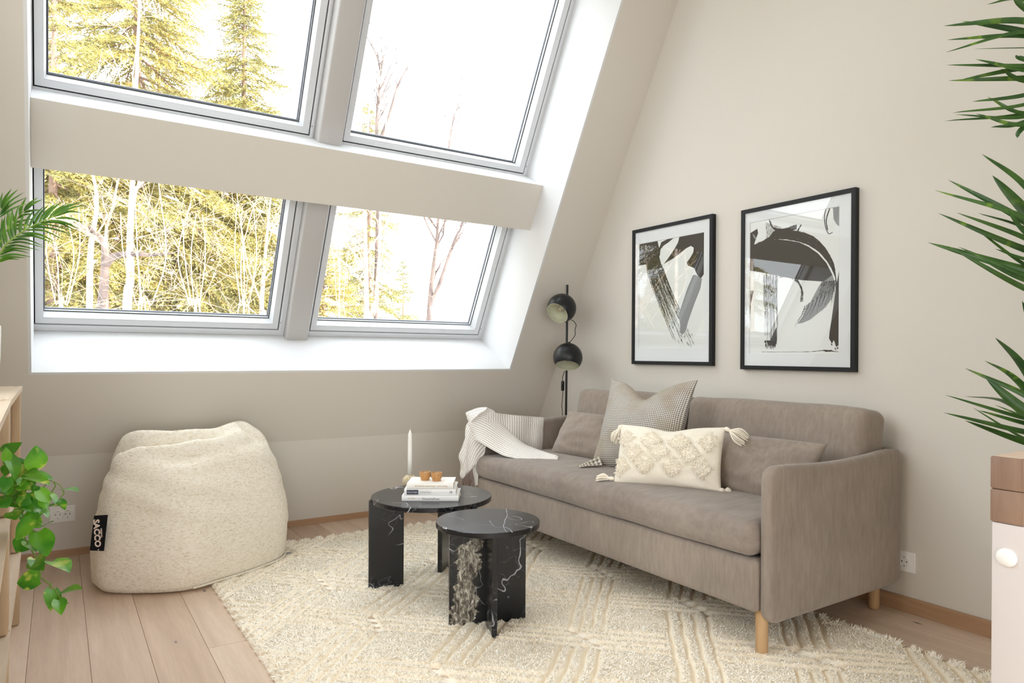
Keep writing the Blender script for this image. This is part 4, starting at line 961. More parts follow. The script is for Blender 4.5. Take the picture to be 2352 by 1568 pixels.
TD['C'] = [[[1.9085, 3.3469, 0.6349], [1.9104, 3.3157, 0.6061], [1.9262, 3.2994, 0.5707], [1.9475, 3.2878, 0.5393], [1.9829, 3.2716, 0.5146]], [[1.8962, 3.349, 0.5917], [1.8936, 3.3148, 0.5639], [1.9092, 3.2985, 0.543], [1.939, 3.2873, 0.5182], [1.9794, 3.2703, 0.4933]], [[1.8899, 3.3472, 0.5486], [1.8823, 3.3139, 0.519], [1.9024, 3.3054, 0.4994], [1.925, 3.2822, 0.4886], [1.972, 3.2716, 0.4672]], [[1.876, 3.3564, 0.5001], [1.875, 3.3151, 0.4762], [1.8981, 3.3119, 0.4581], [1.9177, 3.2834, 0.453], [1.959, 3.2778, 0.4361]], [[1.8645, 3.3699, 0.446], [1.8672, 3.3202, 0.4354], [1.8948, 3.3105, 0.4225], [1.9154, 3.2885, 0.419], [1.9455, 3.283, 0.4148]], [[1.8748, 3.3631, 0.4025], [1.8739, 3.3218, 0.3914], [1.891, 3.3082, 0.3847], [1.91, 3.2981, 0.3941], [1.9335, 3.291, 0.4075]], [[1.8731, 3.3642, 0.3492], [1.871, 3.3261, 0.3574], [1.882, 3.3164, 0.3627], [1.8971, 3.3089, 0.3672], [1.9115, 3.3054, 0.3833]], [[1.8793, 3.3601, 0.3153], [1.8731, 3.3247, 0.3382], [1.8801, 3.3177, 0.3531], [1.8891, 3.3142, 0.36], [1.9035, 3.3107, 0.3736]]]
TD['D'] = [[[1.9401, 3.4279, 0.6883], [1.9587, 3.4157, 0.6983], [1.9835, 3.3993, 0.7084], [2.0073, 3.3717, 0.7193], [2.0409, 3.3556, 0.7192]], [[1.9394, 3.4164, 0.6694], [1.9479, 3.3868, 0.6811], [1.9654, 3.3633, 0.692], [1.9895, 3.3415, 0.7024], [2.014, 3.3254, 0.7099]], [[1.9407, 3.4035, 0.6481], [1.9376, 3.3637, 0.6613], [1.9483, 3.3387, 0.675], [1.9717, 3.3257, 0.6896], [1.9951, 3.3175, 0.7014]], [[1.942, 3.3907, 0.6269], [1.9282, 3.3519, 0.6383], [1.9287, 3.3336, 0.652], [1.9448, 3.323, 0.6715], [1.9778, 3.3217, 0.6945]]]
TD['E'] = [[[1.9239, 3.3129, 0.4246], [1.9345, 3.3023, 0.4252], [1.9506, 3.2917, 0.4205]], [[1.9241, 3.3127, 0.3812], [1.9347, 3.3021, 0.3769], [1.9498, 3.2946, 0.3719]], [[1.9203, 3.3152, 0.3401], [1.9329, 3.3033, 0.3359], [1.948, 3.2958, 0.3333]], [[1.9164, 3.3177, 0.2991], [1.9311, 3.3045, 0.2949], [1.9462, 3.297, 0.2946]]]
TD['FR'] = [[[1.8597, 3.3252, 0.338], [1.8648, 3.3337, 0.2799]], [[1.8643, 3.3221, 0.3323], [1.8701, 3.3303, 0.2752]], [[1.8689, 3.3191, 0.338], [1.8753, 3.3268, 0.2704]], [[1.8735, 3.3161, 0.3438], [1.8805, 3.3234, 0.28]], [[1.878, 3.3131, 0.3496], [1.8858, 3.32, 0.2753]], [[1.8826, 3.3101, 0.3554], [1.891, 3.3165, 0.2705]], [[1.8872, 3.3071, 0.3612], [1.8962, 3.3131, 0.2801]], [[1.8918, 3.304, 0.367], [1.9014, 3.3097, 0.2754]], [[1.8964, 3.301, 0.3728], [1.9067, 3.3062, 0.2706]], [[1.9009, 3.298, 0.3786], [1.9118, 3.3028, 0.2803]], [[1.9055, 3.295, 0.3844], [1.9171, 3.2994, 0.2755]]]
TD['LB'] = [[0.1279, 3.3394, 0.3416], [0.1746, 3.3086, 0.3456], [0.1618, 3.3171, 0.1957], [0.1135, 3.3488, 0.1972]]
# ------------------------------------------------------------------ black side tag with lettering
LB = A(TD['LB']); lc = LB.mean(0); lr = unit(LB[1]-LB[0]); ld = unit((LB[3]-LB[0])+(LB[2]-LB[1])); ln = unit(np.cross(ld, lr)); ld = unit(ld-lr*(ld@lr))
if ln @ (A(CAM)-lc) < 0: ln = -ln
M_TAG = MT('black_woven_tag', (20,20,22), 0.7, 0.2).m; M_TAGTXT = MT('raised_blush_lettering', (236,218,206), 0.5, 0.3).m
V = []
for q in (0,-0.003): V += [p+ln*q for p in LB]
tag_ = obj('tag', G().add(V, [(0,1,2,3),(7,6,5,4)]+[((k+1)%4,k,4+k,4+(k+1)%4) for k in range(4)]), M_TAG, bean, smooth=False)
for s_, sz, offx, offd, bold, sx, dep in (('SACCO',0.0335,-0.007,0.0,0.0011,1.02,0.0012),('ORIGINAL',0.0085,0.0115,0.0,0.0002,1.0,0.0006),('\u00ae',0.008,-0.006,0.069,0.0,1.0,0.0005)):
    V, F = text_geo(s_, sz, dep, bold); V[:,0] *= sx
    obj('lettering', G().add(frame_xf(V, lc+lr*offx+ld*offd+ln*(dep+0.0002), ld, lr, ln), F), M_TAGTXT, tag_, smooth=False)
# ------------------------------------------------------------------ houndstooth cushion
t_ = MT('houndstooth_wool', (200,190,175), 0.95, 0.05)
uv = t_.tc('UV'); sp = t_.n('SeparateXYZ', Vector=uv); PT = 0.0092
def fr(o): return t_.math('FRACT', t_.math('ADD', t_.math('DIVIDE', o, PT), 100.0))
fx, fy = fr(sp.outputs['X']), fr(sp.outputs['Y'])
bx_ = t_.math('GREATER_THAN', fx, 0.5); by_ = t_.math('GREATER_THAN', fy, 0.5)
dg = t_.math('GREATER_THAN', t_.math('FRACT', t_.math('MULTIPLY', t_.math('ADD', fx, fy), 2.0)), 0.5)
both = t_.math('MULTIPLY', bx_, by_); any_ = t_.math('MAXIMUM', bx_, by_); f_ = t_.math('MAXIMUM', both, t_.math('MULTIPLY', any_, dg))
fz = t_.noise(t_.map((600,600,600)),1.0,2); base = t_.mix(t_.ramp(t_.noise(t_.map((6,6,6)),1.0,2),[(0.42,K0),(0.58,W1)]), lin(228,222,212), lin(214,202,182))
t_.col(t_.mix(t_.math('MULTIPLY', f_, 0.86), base, lin(66,64,68))); t_.bump(t_.math('ADD',fz,f_),0.35,0.0015); M_HOUND = t_.m
ht = thing('houndstooth_cushion', (2.24,2.44,0.47), 'large black and cream houndstooth cushion with two pointed top corners', 'cushion')
HX = unit((0.14,-0.99,0.02)); HU = unit((0.165,0.02,0.44))
g = G(); ho = A((2.322,2.402,0.684))
place_pillow(ht, g, 0.515, 0.47, 0.17, ho, HX, HU, M_HOUND, 'cover', use_uv=True, pin=0.10, chop=0.085, wr=0.005, seed=21, sharp=0.55)
# dog-ear of the lower corner lying on the seat
ear = [[(2.10,2.60,0.487),(2.09,2.585,0.486),(2.082,2.57,0.485)],[(2.135,2.60,0.497),(2.125,2.570,0.506),(2.118,2.545,0.492)],[(2.19,2.585,0.50),(2.18,2.545,0.53),(2.17,2.51,0.497)]]
obj('corner_flap', G().grid(ear, [[(j*0.02,i*0.03) for j in range(3)] for i in range(3)]), M_HOUND, ht, angle=0, use_uv=True)
# ------------------------------------------------------------------ cream cushion with tufted diamonds and tassels
ct_ = thing('tufted_cushion', (2.13,2.05,0.47), 'cream oblong cushion with tufted diamonds and corner tassels at the front', 'cushion')
CX = unit((0.215,-0.415,0.012)); CU = unit((0.088,0.044,0.225)); co = A((2.168,2.083,0.592))
CWd, CHt, CTh = 0.462, 0.272, 0.13
_, ex, ey, ez = place_pillow(ct_, G(), CWd, CHt, CTh, co, CX, CU, M_CREAM, 'cover', pin=0.045, chop=0.022, wr=0.005, seed=31, sharp=0.48)
if ez @ (A(CAM)-co) < 0: ez = -ez
def cz(u, v): return CTh/2*max(0,1-u*u)**0.48*max(0,1-v*v)**0.48
def cpt(u, v, h=0.0):
    x = CWd/2*u*(1-0.045*(1-v*v)*abs(u)); y = CHt/2*v*(1-0.045*(1-u*u)*abs(v)); k = math.exp(-(u/0.42)**2)*max(0,(v+0.15)/1.15)**2; y -= 0.022*k*(1-0.35*abs(u))
    return co+ex*x+ey*y+ez*(cz(u,v)+h)
DI = [(-0.80,0.42),(-0.27,0.42),(0.26,0.38),(0.78,0.45),(-0.62,0.02),(-0.10,0.02),(0.46,0.0),(-0.86,-0.48),(-0.36,-0.40),(0.17,-0.45),(0.70,-0.42)]
for q,(u0,v0) in enumerate(DI):
    rr = random.Random(50+q); ru, rv = 0.215, 0.365; V = []; F = []; Tn = []; n = 0
    # tufted pad
    g = G(); pts = []
    M_ = 13; gr = []
    for i in range(M_):
        row = []
        for j in range(M_):
            a = (i/(M_-1)-0.5)*2; b = (j/(M_-1)-0.5)*2
            u = u0+ru*(a+b)/2*0.98; v = v0+rv*(a-b)/2*0.98
            u = max(-0.97,min(0.97,u)); v = max(-0.9,min(0.93,v)); e_ = (1-abs(a)**6)*(1-abs(b)**6)
            row.append(cpt(u,v,-0.001+0.010*e_+0.003*nz(u*40,v*26,q)))
        gr.append(row)
    pad = obj('tufted_diamond', g.grid(gr), M_YARN, ct_, angle=0)
    g = G()
    for k in range(150):
        a, b = rr.uniform(-1,1), rr.uniform(-1,1); u = u0+ru*(a+b)/2*0.96; v = v0+rv*(a-b)/2*0.96
        if abs(u) > 0.96 or abs(v) > 0.9: continue
        p = cpt(u,v,0.006); dr = ex*rr.uniform(-1,1)+ey*rr.uniform(-1.2,0.4); dr = unit(dr); L_ = rr.uniform(0.008,0.014)
        g.tube([p, p+ez*0.0060+dr*L_*0.35, p+ez*0.0055+dr*L_*0.8, p+ez*0.0005+dr*L_], [0.0016,0.0018,0.0017,0.0010], 4, cap=False)
    obj('yarn_loops', g, M_YARN, pad, angle=0, kind='stuff')
def tassel(c, d, up, L_, spread, seed):
    rr = random.Random(seed); c = A(c); d = unit(d); s = unit(np.cross(d, up)); u_ = np.cross(s, d)
    tt = obj('tassel', G().lathe([(0.0001,-0.004),(0.006,-0.002),(0.0088,0.005),(0.0092,0.011),(0.0072,0.016),(0.0066,0.019),(0.0076,0.022),(0.004,0.026),(0.0001,0.026)], c, 16, axis=d, cap=False), M_YARN, ct_, angle=0)
    g = G()
    for k in range(60):
        a = rr.uniform(0,2*np.pi); r0 = 0.006*math.sqrt(rr.random()); r1 = spread*math.sqrt(rr.random())
        p0 = c+d*0.020+s*r0*math.cos(a)+u_*r0*math.sin(a); l_ = L_*rr.uniform(0.85,1.05)
        p2 = c+d*(0.02+l_)+s*r1*math.cos(a)+u_*r1*math.sin(a)*0.7; p2[2] -= 0.010*rr.random()
        p1 = (p0+p2)/2+s*r1*0.5*math.cos(a)+u_*(r1*0.5*math.sin(a)+0.006)
        g.tube(catmull([p0,p1,p2],4), [0.0017]*8+[0.0014], 4, cap=False)
    obj('strands', g, M_YARN, tt, angle=0, kind='stuff')
VDN = A((0,0,-1.0))
tassel(cpt(0.985,0.97,-0.002)-ez*0.0+ex*0.002, ex*0.75+ey*0.15+VDN*0.55, ez, 0.074, 0.030, 1)
tassel(cpt(-0.985,0.93,-0.002)+ez*0.006, -ex*0.45+VDN*0.95+ez*0.05, ez, 0.052, 0.016, 2)
bl = cpt(-0.99,-0.99,0.0); tassel(A((bl[0],bl[1],0.484)), -ex*1.0+ez*0.15+A((0,0,-0.02)), A((0,0,1.)), 0.055, 0.015, 3)
br_ = cpt(0.985,-0.97,0.0); tassel(A((br_[0],br_[1],0.482)), ex*0.75-ez*0.75, A((0,0,1.)), 0.030, 0.012, 4)
# ------------------------------------------------------------------ striped throw over the far arm
t_ = MT('striped_cotton_throw', (244,240,234), 0.9, 0.1); sp = t_.n('SeparateXYZ', Vector=t_.tc('UV'))
s1 = t_.math('FRACT', t_.math('ADD', sp.outputs['X'], 50.0)); ln_ = t_.math('LESS_THAN', t_.math('ABSOLUTE', t_.math('SUBTRACT', s1, 0.5)), 0.085)
t_.col(t_.mix(t_.math('MULTIPLY', ln_, 0.88), t_.ramp(t_.noise(t_.map((200,200,200)),1.0,2),[(0.3,(236,230,222)),(0.7,(248,245,240))]), lin(104,88,80))); t_.bump(t_.noise(t_.map((900,900,900)),1.0,2),0.2,0.0008); M_THROW = t_.m
throw = thing('throw_blanket', (2.05,3.33,0.65), 'white throw with thin brown stripes and brown fringe over the far sofa arm', 'blanket')
def sheet(name, K, su, sv, nu, nv, wr=0.004, seed=0, slant=0.0, th=0.0025):
    """K: rows x cols control net -> smooth cloth with stripes counted by su (along rows) / sv (along cols)"""
    K = A(K); r_ = [catmull(row, 6) for row in K]; Q = A(r_); C_ = A([catmull(Q[:,j], 6) for j in range(Q.shape[1])]).transpose(1,0,2)
    n, m_ = C_.shape[:2]; uv = np.zeros((n,m_,2)); a = np.linspace(0,1,n)[:,None]; b = np.linspace(0,1,m_)[None,:]
    uv[:,:,0] = a*sv+b*su+slant*a*b
    du = np.gradient(C_,axis=0); dv = np.gradient(C_,axis=1); N_ = np.cross(du,dv); N_ /= np.linalg.norm(N_,axis=2)[:,:,None]+1e-9
    if (N_[n//2,m_//2] @ (A(CAM)-C_[n//2,m_//2])) < 0: N_ = -N_
    for i in range(n):
        for j in range(m_):
            C_[i,j] += N_[i,j]*wr*(nz(a[i,0]*4+seed, b[0,j]*4, seed)+0.6*nz(a[i,0]*9+seed, b[0,j]*3.0, seed+2))
    g = G(); g.grid(C_, uv); g.grid(C_-N_*th, uv, flip=True)
    # hem joins both faces
    def hem(e1): e2 = [q for q in e1]; return e2
    for sl in ((slice(0,1),slice(None)),(slice(n-1,n),slice(None)),(slice(None),slice(0,1)),(slice(None),slice(m_-1,m_))):
        e1 = C_[sl].reshape(-1,3); e2 = (C_-N_*th)[sl].reshape(-1,3); u1 = uv[sl].reshape(-1,2)
        g.grid(np.stack([e1,e2],1), np.stack([u1,u1],1))
    return obj(name, g, M_THROW, throw, angle=0, use_uv=True)
sheet('inner_drape', TD['A'], 26, 0, 0, 0, 0.004, 3)
sheet('top_fold', TD['B'], 20, 0, 0, 0, 0.006, 7, slant=-6)
sheet('front_fold', TD['C'], 12, 5, 0, 0, 0.006, 9)
sheet('raised_corner', TD['D'], 0, 7, 0, 0, 0.003, 11)
sheet('under_layer', TD['E'], 4, 9, 0, 0, 0.002, 13)
M_FRINGE = fabric('brown_fringe', (160,140,130), (128,110,102), streak=(90,90,90))
g = G(); rr = random.Random(5)
for a, b in TD['FR']:
    a, b = A(a), A(b)
    for k in range(5):
        o_ = A([rr.uniform(-.006,.006) for _ in range(3)]); q = b+A([rr.uniform(-.012,.012),rr.uniform(-.008,.008),rr.uniform(-.006,.012)])
        g.tube(catmull([a+o_*0.4,(a+q)/2+o_,q],4), [0.0016]*8+[0.0008], 4, cap=False)
obj('fringe', g, M_FRINGE, throw, angle=0, kind='stuff')
# ------------------------------------------------------------------ oak shelf units along the left wall
def shelf_unit(y0, y1, xr0, xr1, label, lv):
    """xr0/xr1: x of the room-side edge at y0/y1"""
    D = 0.30; t = thing('shelf_unit', ((xr0+xr1)/2-D/2,(y0+y1)/2,0), label, 'shelf', 'oak shelf units along the left wall'); th = 0.016
    ex = lambda y: xr0+(xr1-xr0)*(y-y0)/(y1-y0)
    for z in lv:
        g = G(); a, b = y0+0.002, y1-0.002
        g.hexa([(ex(a)-D,a,z-th),(ex(a),a,z-th),(ex(b),b,z-th),(ex(b)-D,b,z-th),(ex(a)-D,a,z),(ex(a),a,z),(ex(b),b,z),(ex(b)-D,b,z)])
        obj('shelf_board', g, M_SHELF, t, smooth=False)
    pw, pd_ = 0.030, 0.034; zs = [0.0]+[q for q in sorted(lv)]
    for y in (y0+0.006, y1-0.006-pd_):
        for sx in (0,1):
            x1 = ex(y)-0.004 if sx else ex(y)-D+0.004+pw
            for za, zb in zip(zs[:-1], zs[1:]):
                g = G(); g.bbox((x1-pw,y,za+0.0002),(x1,y+pd_,zb-th-0.0002), 0.008, 2); obj('post', g, M_POST, t, angle=50)
    for z in lv[:1]:
        for y in (y0+0.02, y1-0.03): obj('peg', G().lathe([(0.0001,0.0),(0.006,0),(0.006,0.0008),(0.0001,0.001)], (ex(y)-0.018,y,z), 12, cap=False), M_POST, t)
    return t
LV = (0.890,0.583,0.270)
shelf_unit(1.24, 2.285, -0.080, -0.104, 'oak shelf unit nearer the camera, carrying the trailing plant', LV)
shelf_unit(2.292, 3.190, -0.104, -0.112, 'oak shelf unit farther off, below the white pot and near the knee wall', LV)
# woven basket on the lowest shelf
t_ = MT('woven_rush', (206,186,156), 0.85, 0.1); wv = t_.n('TexWave', Vector=t_.map((1,1,1)), Scale=60.0, Distortion=2.0); wv.bands_direction = 'Z'
t_.col(t_.mix(t_.ramp(t_.noise(t_.map((30,30,60)),1.0,1),[(0.52,K0),(0.56,W1)]), t_.ramp(wv.outputs['Fac'],[(0.2,(168,144,112)),(0.8,(222,206,180))]), lin(70,58,50))); t_.bump(wv.outputs['Fac'],0.6,0.004); M_BASKET = t_.m
M_SOIL = MT('dark_soil', (52,42,34), 0.95, 0.1).m
def leafmat(name, a, b, c, rough=0.35):
    t = MT(name, a, rough, 0.45); at = t.n('ObjectInfo')
    n = t.noise(t.map((14,14,14)), 1.0, 3, 0.5); col = t.ramp(n, [(0.40,a),(0.62,b)])
    pick = t.ramp(t.noise(t.map((26,26,26),loc=(5,2,1)),1.0,2,0.5), [(0.58,K0),(0.66,W1)])
    gate = t.ramp(at.outputs['Random'], [(0.25,K0),(0.55,W1)])
    col = t.mix(t.mix(1.0,pick,gate,'MULTIPLY'), col, lin(*c)); hue = t.ramp(at.outputs['Random'], [(0,(226,232,216)),(0.5,(255,255,255)),(1,(208,224,214))])
    t.col(t.mix(1.0,col,hue,'MULTIPLY'))
    tr = t.n('BsdfTranslucent'); t.t.links.new(t.b.inputs['Base Color'].links[0].from_socket, tr.inputs[0])
    mx = t.n('MixShader', i0=0.22, i1=t.b.outputs[0], i2=tr.outputs[0]); t.t.links.new(mx.outputs[0], t.t.nodes['Material Output'].inputs['Surface'])
    return t.m
M_POTHOS = leafmat('pothos_leaf', (118,184,48), (74,148,44), (214,222,98), 0.3)
M_YUCCA = leafmat('yucca_leaf', (70,106,44), (50,84,38), (116,148,50), 0.4)
M_PALM = leafmat('palm_leaf', (92,136,34), (62,104,30), (130,160,50), 0.4)
M_STEM = MT('green_stem', (112,140,58), 0.5, 0.3).m
M_POT = MT('white_ribbed_pot', (236,235,232), 0.5, 0.3).m
bk = A((-0.195,2.07,0.2702)); t = thing('basket', bk, 'woven rush basket with a small green plant on the lowest shelf', 'basket')
obj('basket_body', G().lathe([(0.0001,0.0),(0.060,0.0),(0.072,0.03),(0.080,0.075),(0.078,0.115),(0.072,0.135),(0.068,0.132),(0.070,0.11),(0.0001,0.105)], bk, 40, cap=False), M_BASKET, t, angle=40)
def leaf_geo(base, tip, wd, up=None, fold=0.30, curl=0.12, heart=True, n=9, m_=5, tw=0.0):
    """blade between base and tip; heart or sword outline"""
    base = A(base); tip = A(tip); ax = tip-base; L = np.linalg.norm(ax); ax /= L
    upv = A(up if up is not None else (0,0,1.)); s = np.cross(ax, upv); s = s/np.linalg.norm(s) if np.linalg.norm(s) > 1e-3 else A((1.,0,0)); nrm = np.cross(s, ax)
    if tw: s, nrm = s*math.cos(tw)+nrm*math.sin(tw), nrm*math.cos(tw)-s*math.sin(tw)
    P = np.zeros((n, m_, 3))
    for i in range(n):
        t = i/(n-1)
        if heart: w_ = wd*0.5*(math.sin(math.pi*min(1,t*0.93+0.07)**0.72))**0.85*(1.0 if t<1 else 0); bk_ = -0.10*L*max(0,1-t*4)
        else: w_ = wd*0.5*min(1,0.45+t*1.6)*(1-t**2.6); bk_ = 0
        for j in range(m_):
            v = (j/(m_-1)-0.5)*2
            P[i,j] = base+ax*(L*t+bk_*abs(v)**2)+s*w_*v+nrm*(abs(v)*w_*fold-curl*L*(t-0.5)**2*2+curl*L*0.5)
    return P
rr = random.Random(9)
g_org = bk+A((0,0,0.12))
for k in range(14):
    a = rr.uniform(0,2*np.pi); p = g_org+A((0.045*math.cos(a),0.045*math.sin(a),0.0)); q = p+A((0.035*math.cos(a),0.035*math.sin(a),rr.uniform(0.01,0.03)))
    obj('leaf', G().grid(leaf_geo(p,q,0.03)), M_POTHOS, t, angle=0)
TD['YL'] = [[[2.1147, 0.6676, 1.8413], [1.9608, 0.7211, 1.8891], [1.8493, 0.7555, 1.8625], 0.0098], [[2.1149, 0.6674, 1.7951], [2.0017, 0.7345, 1.8851], [1.9711, 0.7487, 1.9096], 0.0136], [[2.1148, 0.6675, 1.8108], [1.978, 0.7272, 1.845], [1.791, 0.8255, 1.8231], 0.0138], [[2.1149, 0.6674, 1.7883], [2.0082, 0.7382, 1.8308], [1.8792, 0.8234, 1.858], 0.0133], [[2.1149, 0.6674, 1.79], [2.011, 0.7392, 1.8214], [1.853, 0.8459, 1.8129], 0.0119], [[2.1149, 0.6674, 1.804], [1.939, 0.7128, 1.8045], [1.7306, 0.7923, 1.7325], 0.0069], [[2.1149, 0.6674, 1.792], [1.9325, 0.7101, 1.7615], [1.7745, 0.7509, 1.7357], 0.0068], [[2.1152, 0.6672, 1.735], [2.0385, 0.749, 1.7743], [2.0453, 0.77, 1.794], 0.0094], [[2.1152, 0.6672, 1.7442], [1.9643, 0.7216, 1.7289], [1.7738, 0.8103, 1.7189], 0.0118], [[2.1153, 0.6672, 1.7212], [1.9612, 0.7204, 1.718], [1.8263, 0.7697, 1.7307], 0.0131], [[2.1153, 0.6672, 1.7183], [2.059, 0.7563, 1.7333], [1.9366, 0.8795, 1.7406], 0.011], [[2.1151, 0.6673, 1.7529], [1.9914, 0.7316, 1.7349], [1.8432, 0.8151, 1.6991], 0.0108], [[2.1153, 0.6671, 1.7094], [2.0386, 0.7487, 1.7193], [2.0139, 0.7905, 1.7591], 0.0117], [[2.1153, 0.6671, 1.7119], [1.9926, 0.7316, 1.6683], [1.8739, 0.7964, 1.648], 0.0081], [[2.1155, 0.667, 1.6674], [2.0137, 0.7391, 1.6293], [1.9415, 0.7909, 1.6718], 0.0115], [[2.1154, 0.6671, 1.6975], [1.9508, 0.7162, 1.6303], [1.7632, 0.7912, 1.5972], 0.01], [[2.1155, 0.667, 1.6764], [2.0132, 0.7389, 1.62], [1.8737, 0.8345, 1.6269], 0.0083], [[2.1155, 0.667, 1.685], [2.0431, 0.7499, 1.637], [1.9017, 0.8718, 1.6267], 0.0094], [[2.1156, 0.667, 1.66], [1.9989, 0.7336, 1.5975], [1.892, 0.7957, 1.6216], 0.0091], [[2.1155, 0.667, 1.6757], [2.0269, 0.7439, 1.6114], [1.9716, 0.7955, 1.6029], 0.0093], [[2.1153, 0.6671, 1.7067], [2.018, 0.7406, 1.5973], [2.0108, 0.753, 1.5717], 0.0101], [[2.0992, 0.6778, 1.3143], [1.9408, 0.7114, 1.4332], [1.802, 0.745, 1.4945], 0.0128], [[2.0994, 0.6776, 1.2711], [2.0303, 0.7439, 1.3927], [1.9794, 0.7944, 1.4816], 0.0204], [[2.0994, 0.6776, 1.2721], [2.009, 0.7359, 1.3587], [1.85, 0.8396, 1.4611], 0.0155], [[2.0993, 0.6777, 1.2859], [1.9716, 0.7223, 1.3623], [1.7609, 0.8288, 1.421], 0.01], [[2.0995, 0.6775, 1.2493], [1.9371, 0.7095, 1.32], [1.8387, 0.7129, 1.3727], 0.0136], [[2.0994, 0.6776, 1.2653], [2.0446, 0.7486, 1.2947], [1.8882, 0.8801, 1.3894], 0.0131], [[2.0995, 0.6776, 1.2558], [1.9939, 0.7302, 1.316], [1.8427, 0.816, 1.3745], 0.0097], [[2.0994, 0.6776, 1.2702], [2.0255, 0.7419, 1.3444], [1.9411, 0.8102, 1.3839], 0.0081], [[2.0997, 0.6774, 1.2047], [2.0465, 0.7491, 1.2543], [1.9596, 0.8363, 1.3618], 0.0107], [[2.0995, 0.6775, 1.2426], [2.0252, 0.7414, 1.2661], [1.9764, 0.7859, 1.2938], 0.0105], [[2.0996, 0.6775, 1.2202], [2.052, 0.7511, 1.2417], [1.8778, 0.9003, 1.3159], 0.0186], [[2.0997, 0.6774, 1.2014], [1.9844, 0.7263, 1.2239], [1.8291, 0.8064, 1.2885], 0.0083], [[2.0999, 0.6773, 1.1592], [2.0368, 0.7453, 1.1947], [1.8964, 0.8593, 1.303], 0.012], [[2.0998, 0.6773, 1.1862], [1.9908, 0.7286, 1.2117], [1.8941, 0.7755, 1.254], 0.0097], [[2.0924, 0.6822, 0.8625], [2.0554, 0.7508, 0.9258], [1.9632, 0.8476, 0.9913], 0.0117], [[2.0925, 0.6821, 0.8341], [2.0483, 0.748, 0.8837], [1.9952, 0.813, 0.9662], 0.026], [[2.0924, 0.6822, 0.8493], [1.9478, 0.7112, 0.872], [1.7405, 0.7934, 0.9308], 0.011], [[2.0924, 0.6822, 0.8503], [1.9528, 0.713, 0.8778], [1.8469, 0.7326, 0.9076], 0.0059], [[2.0928, 0.682, 0.7822], [1.9634, 0.7166, 0.8232], [1.822, 0.7684, 0.8991], 0.0052], [[2.0925, 0.6822, 0.8378], [2.0596, 0.7519, 0.8512], [1.999, 0.8312, 0.8821], 0.0121], [[2.0926, 0.6821, 0.8195], [1.9916, 0.727, 0.8357], [1.81, 0.8288, 0.884], 0.0125], [[2.0927, 0.682, 0.7868], [2.0162, 0.7358, 0.8082], [1.8952, 0.8184, 0.8615], 0.0152]]
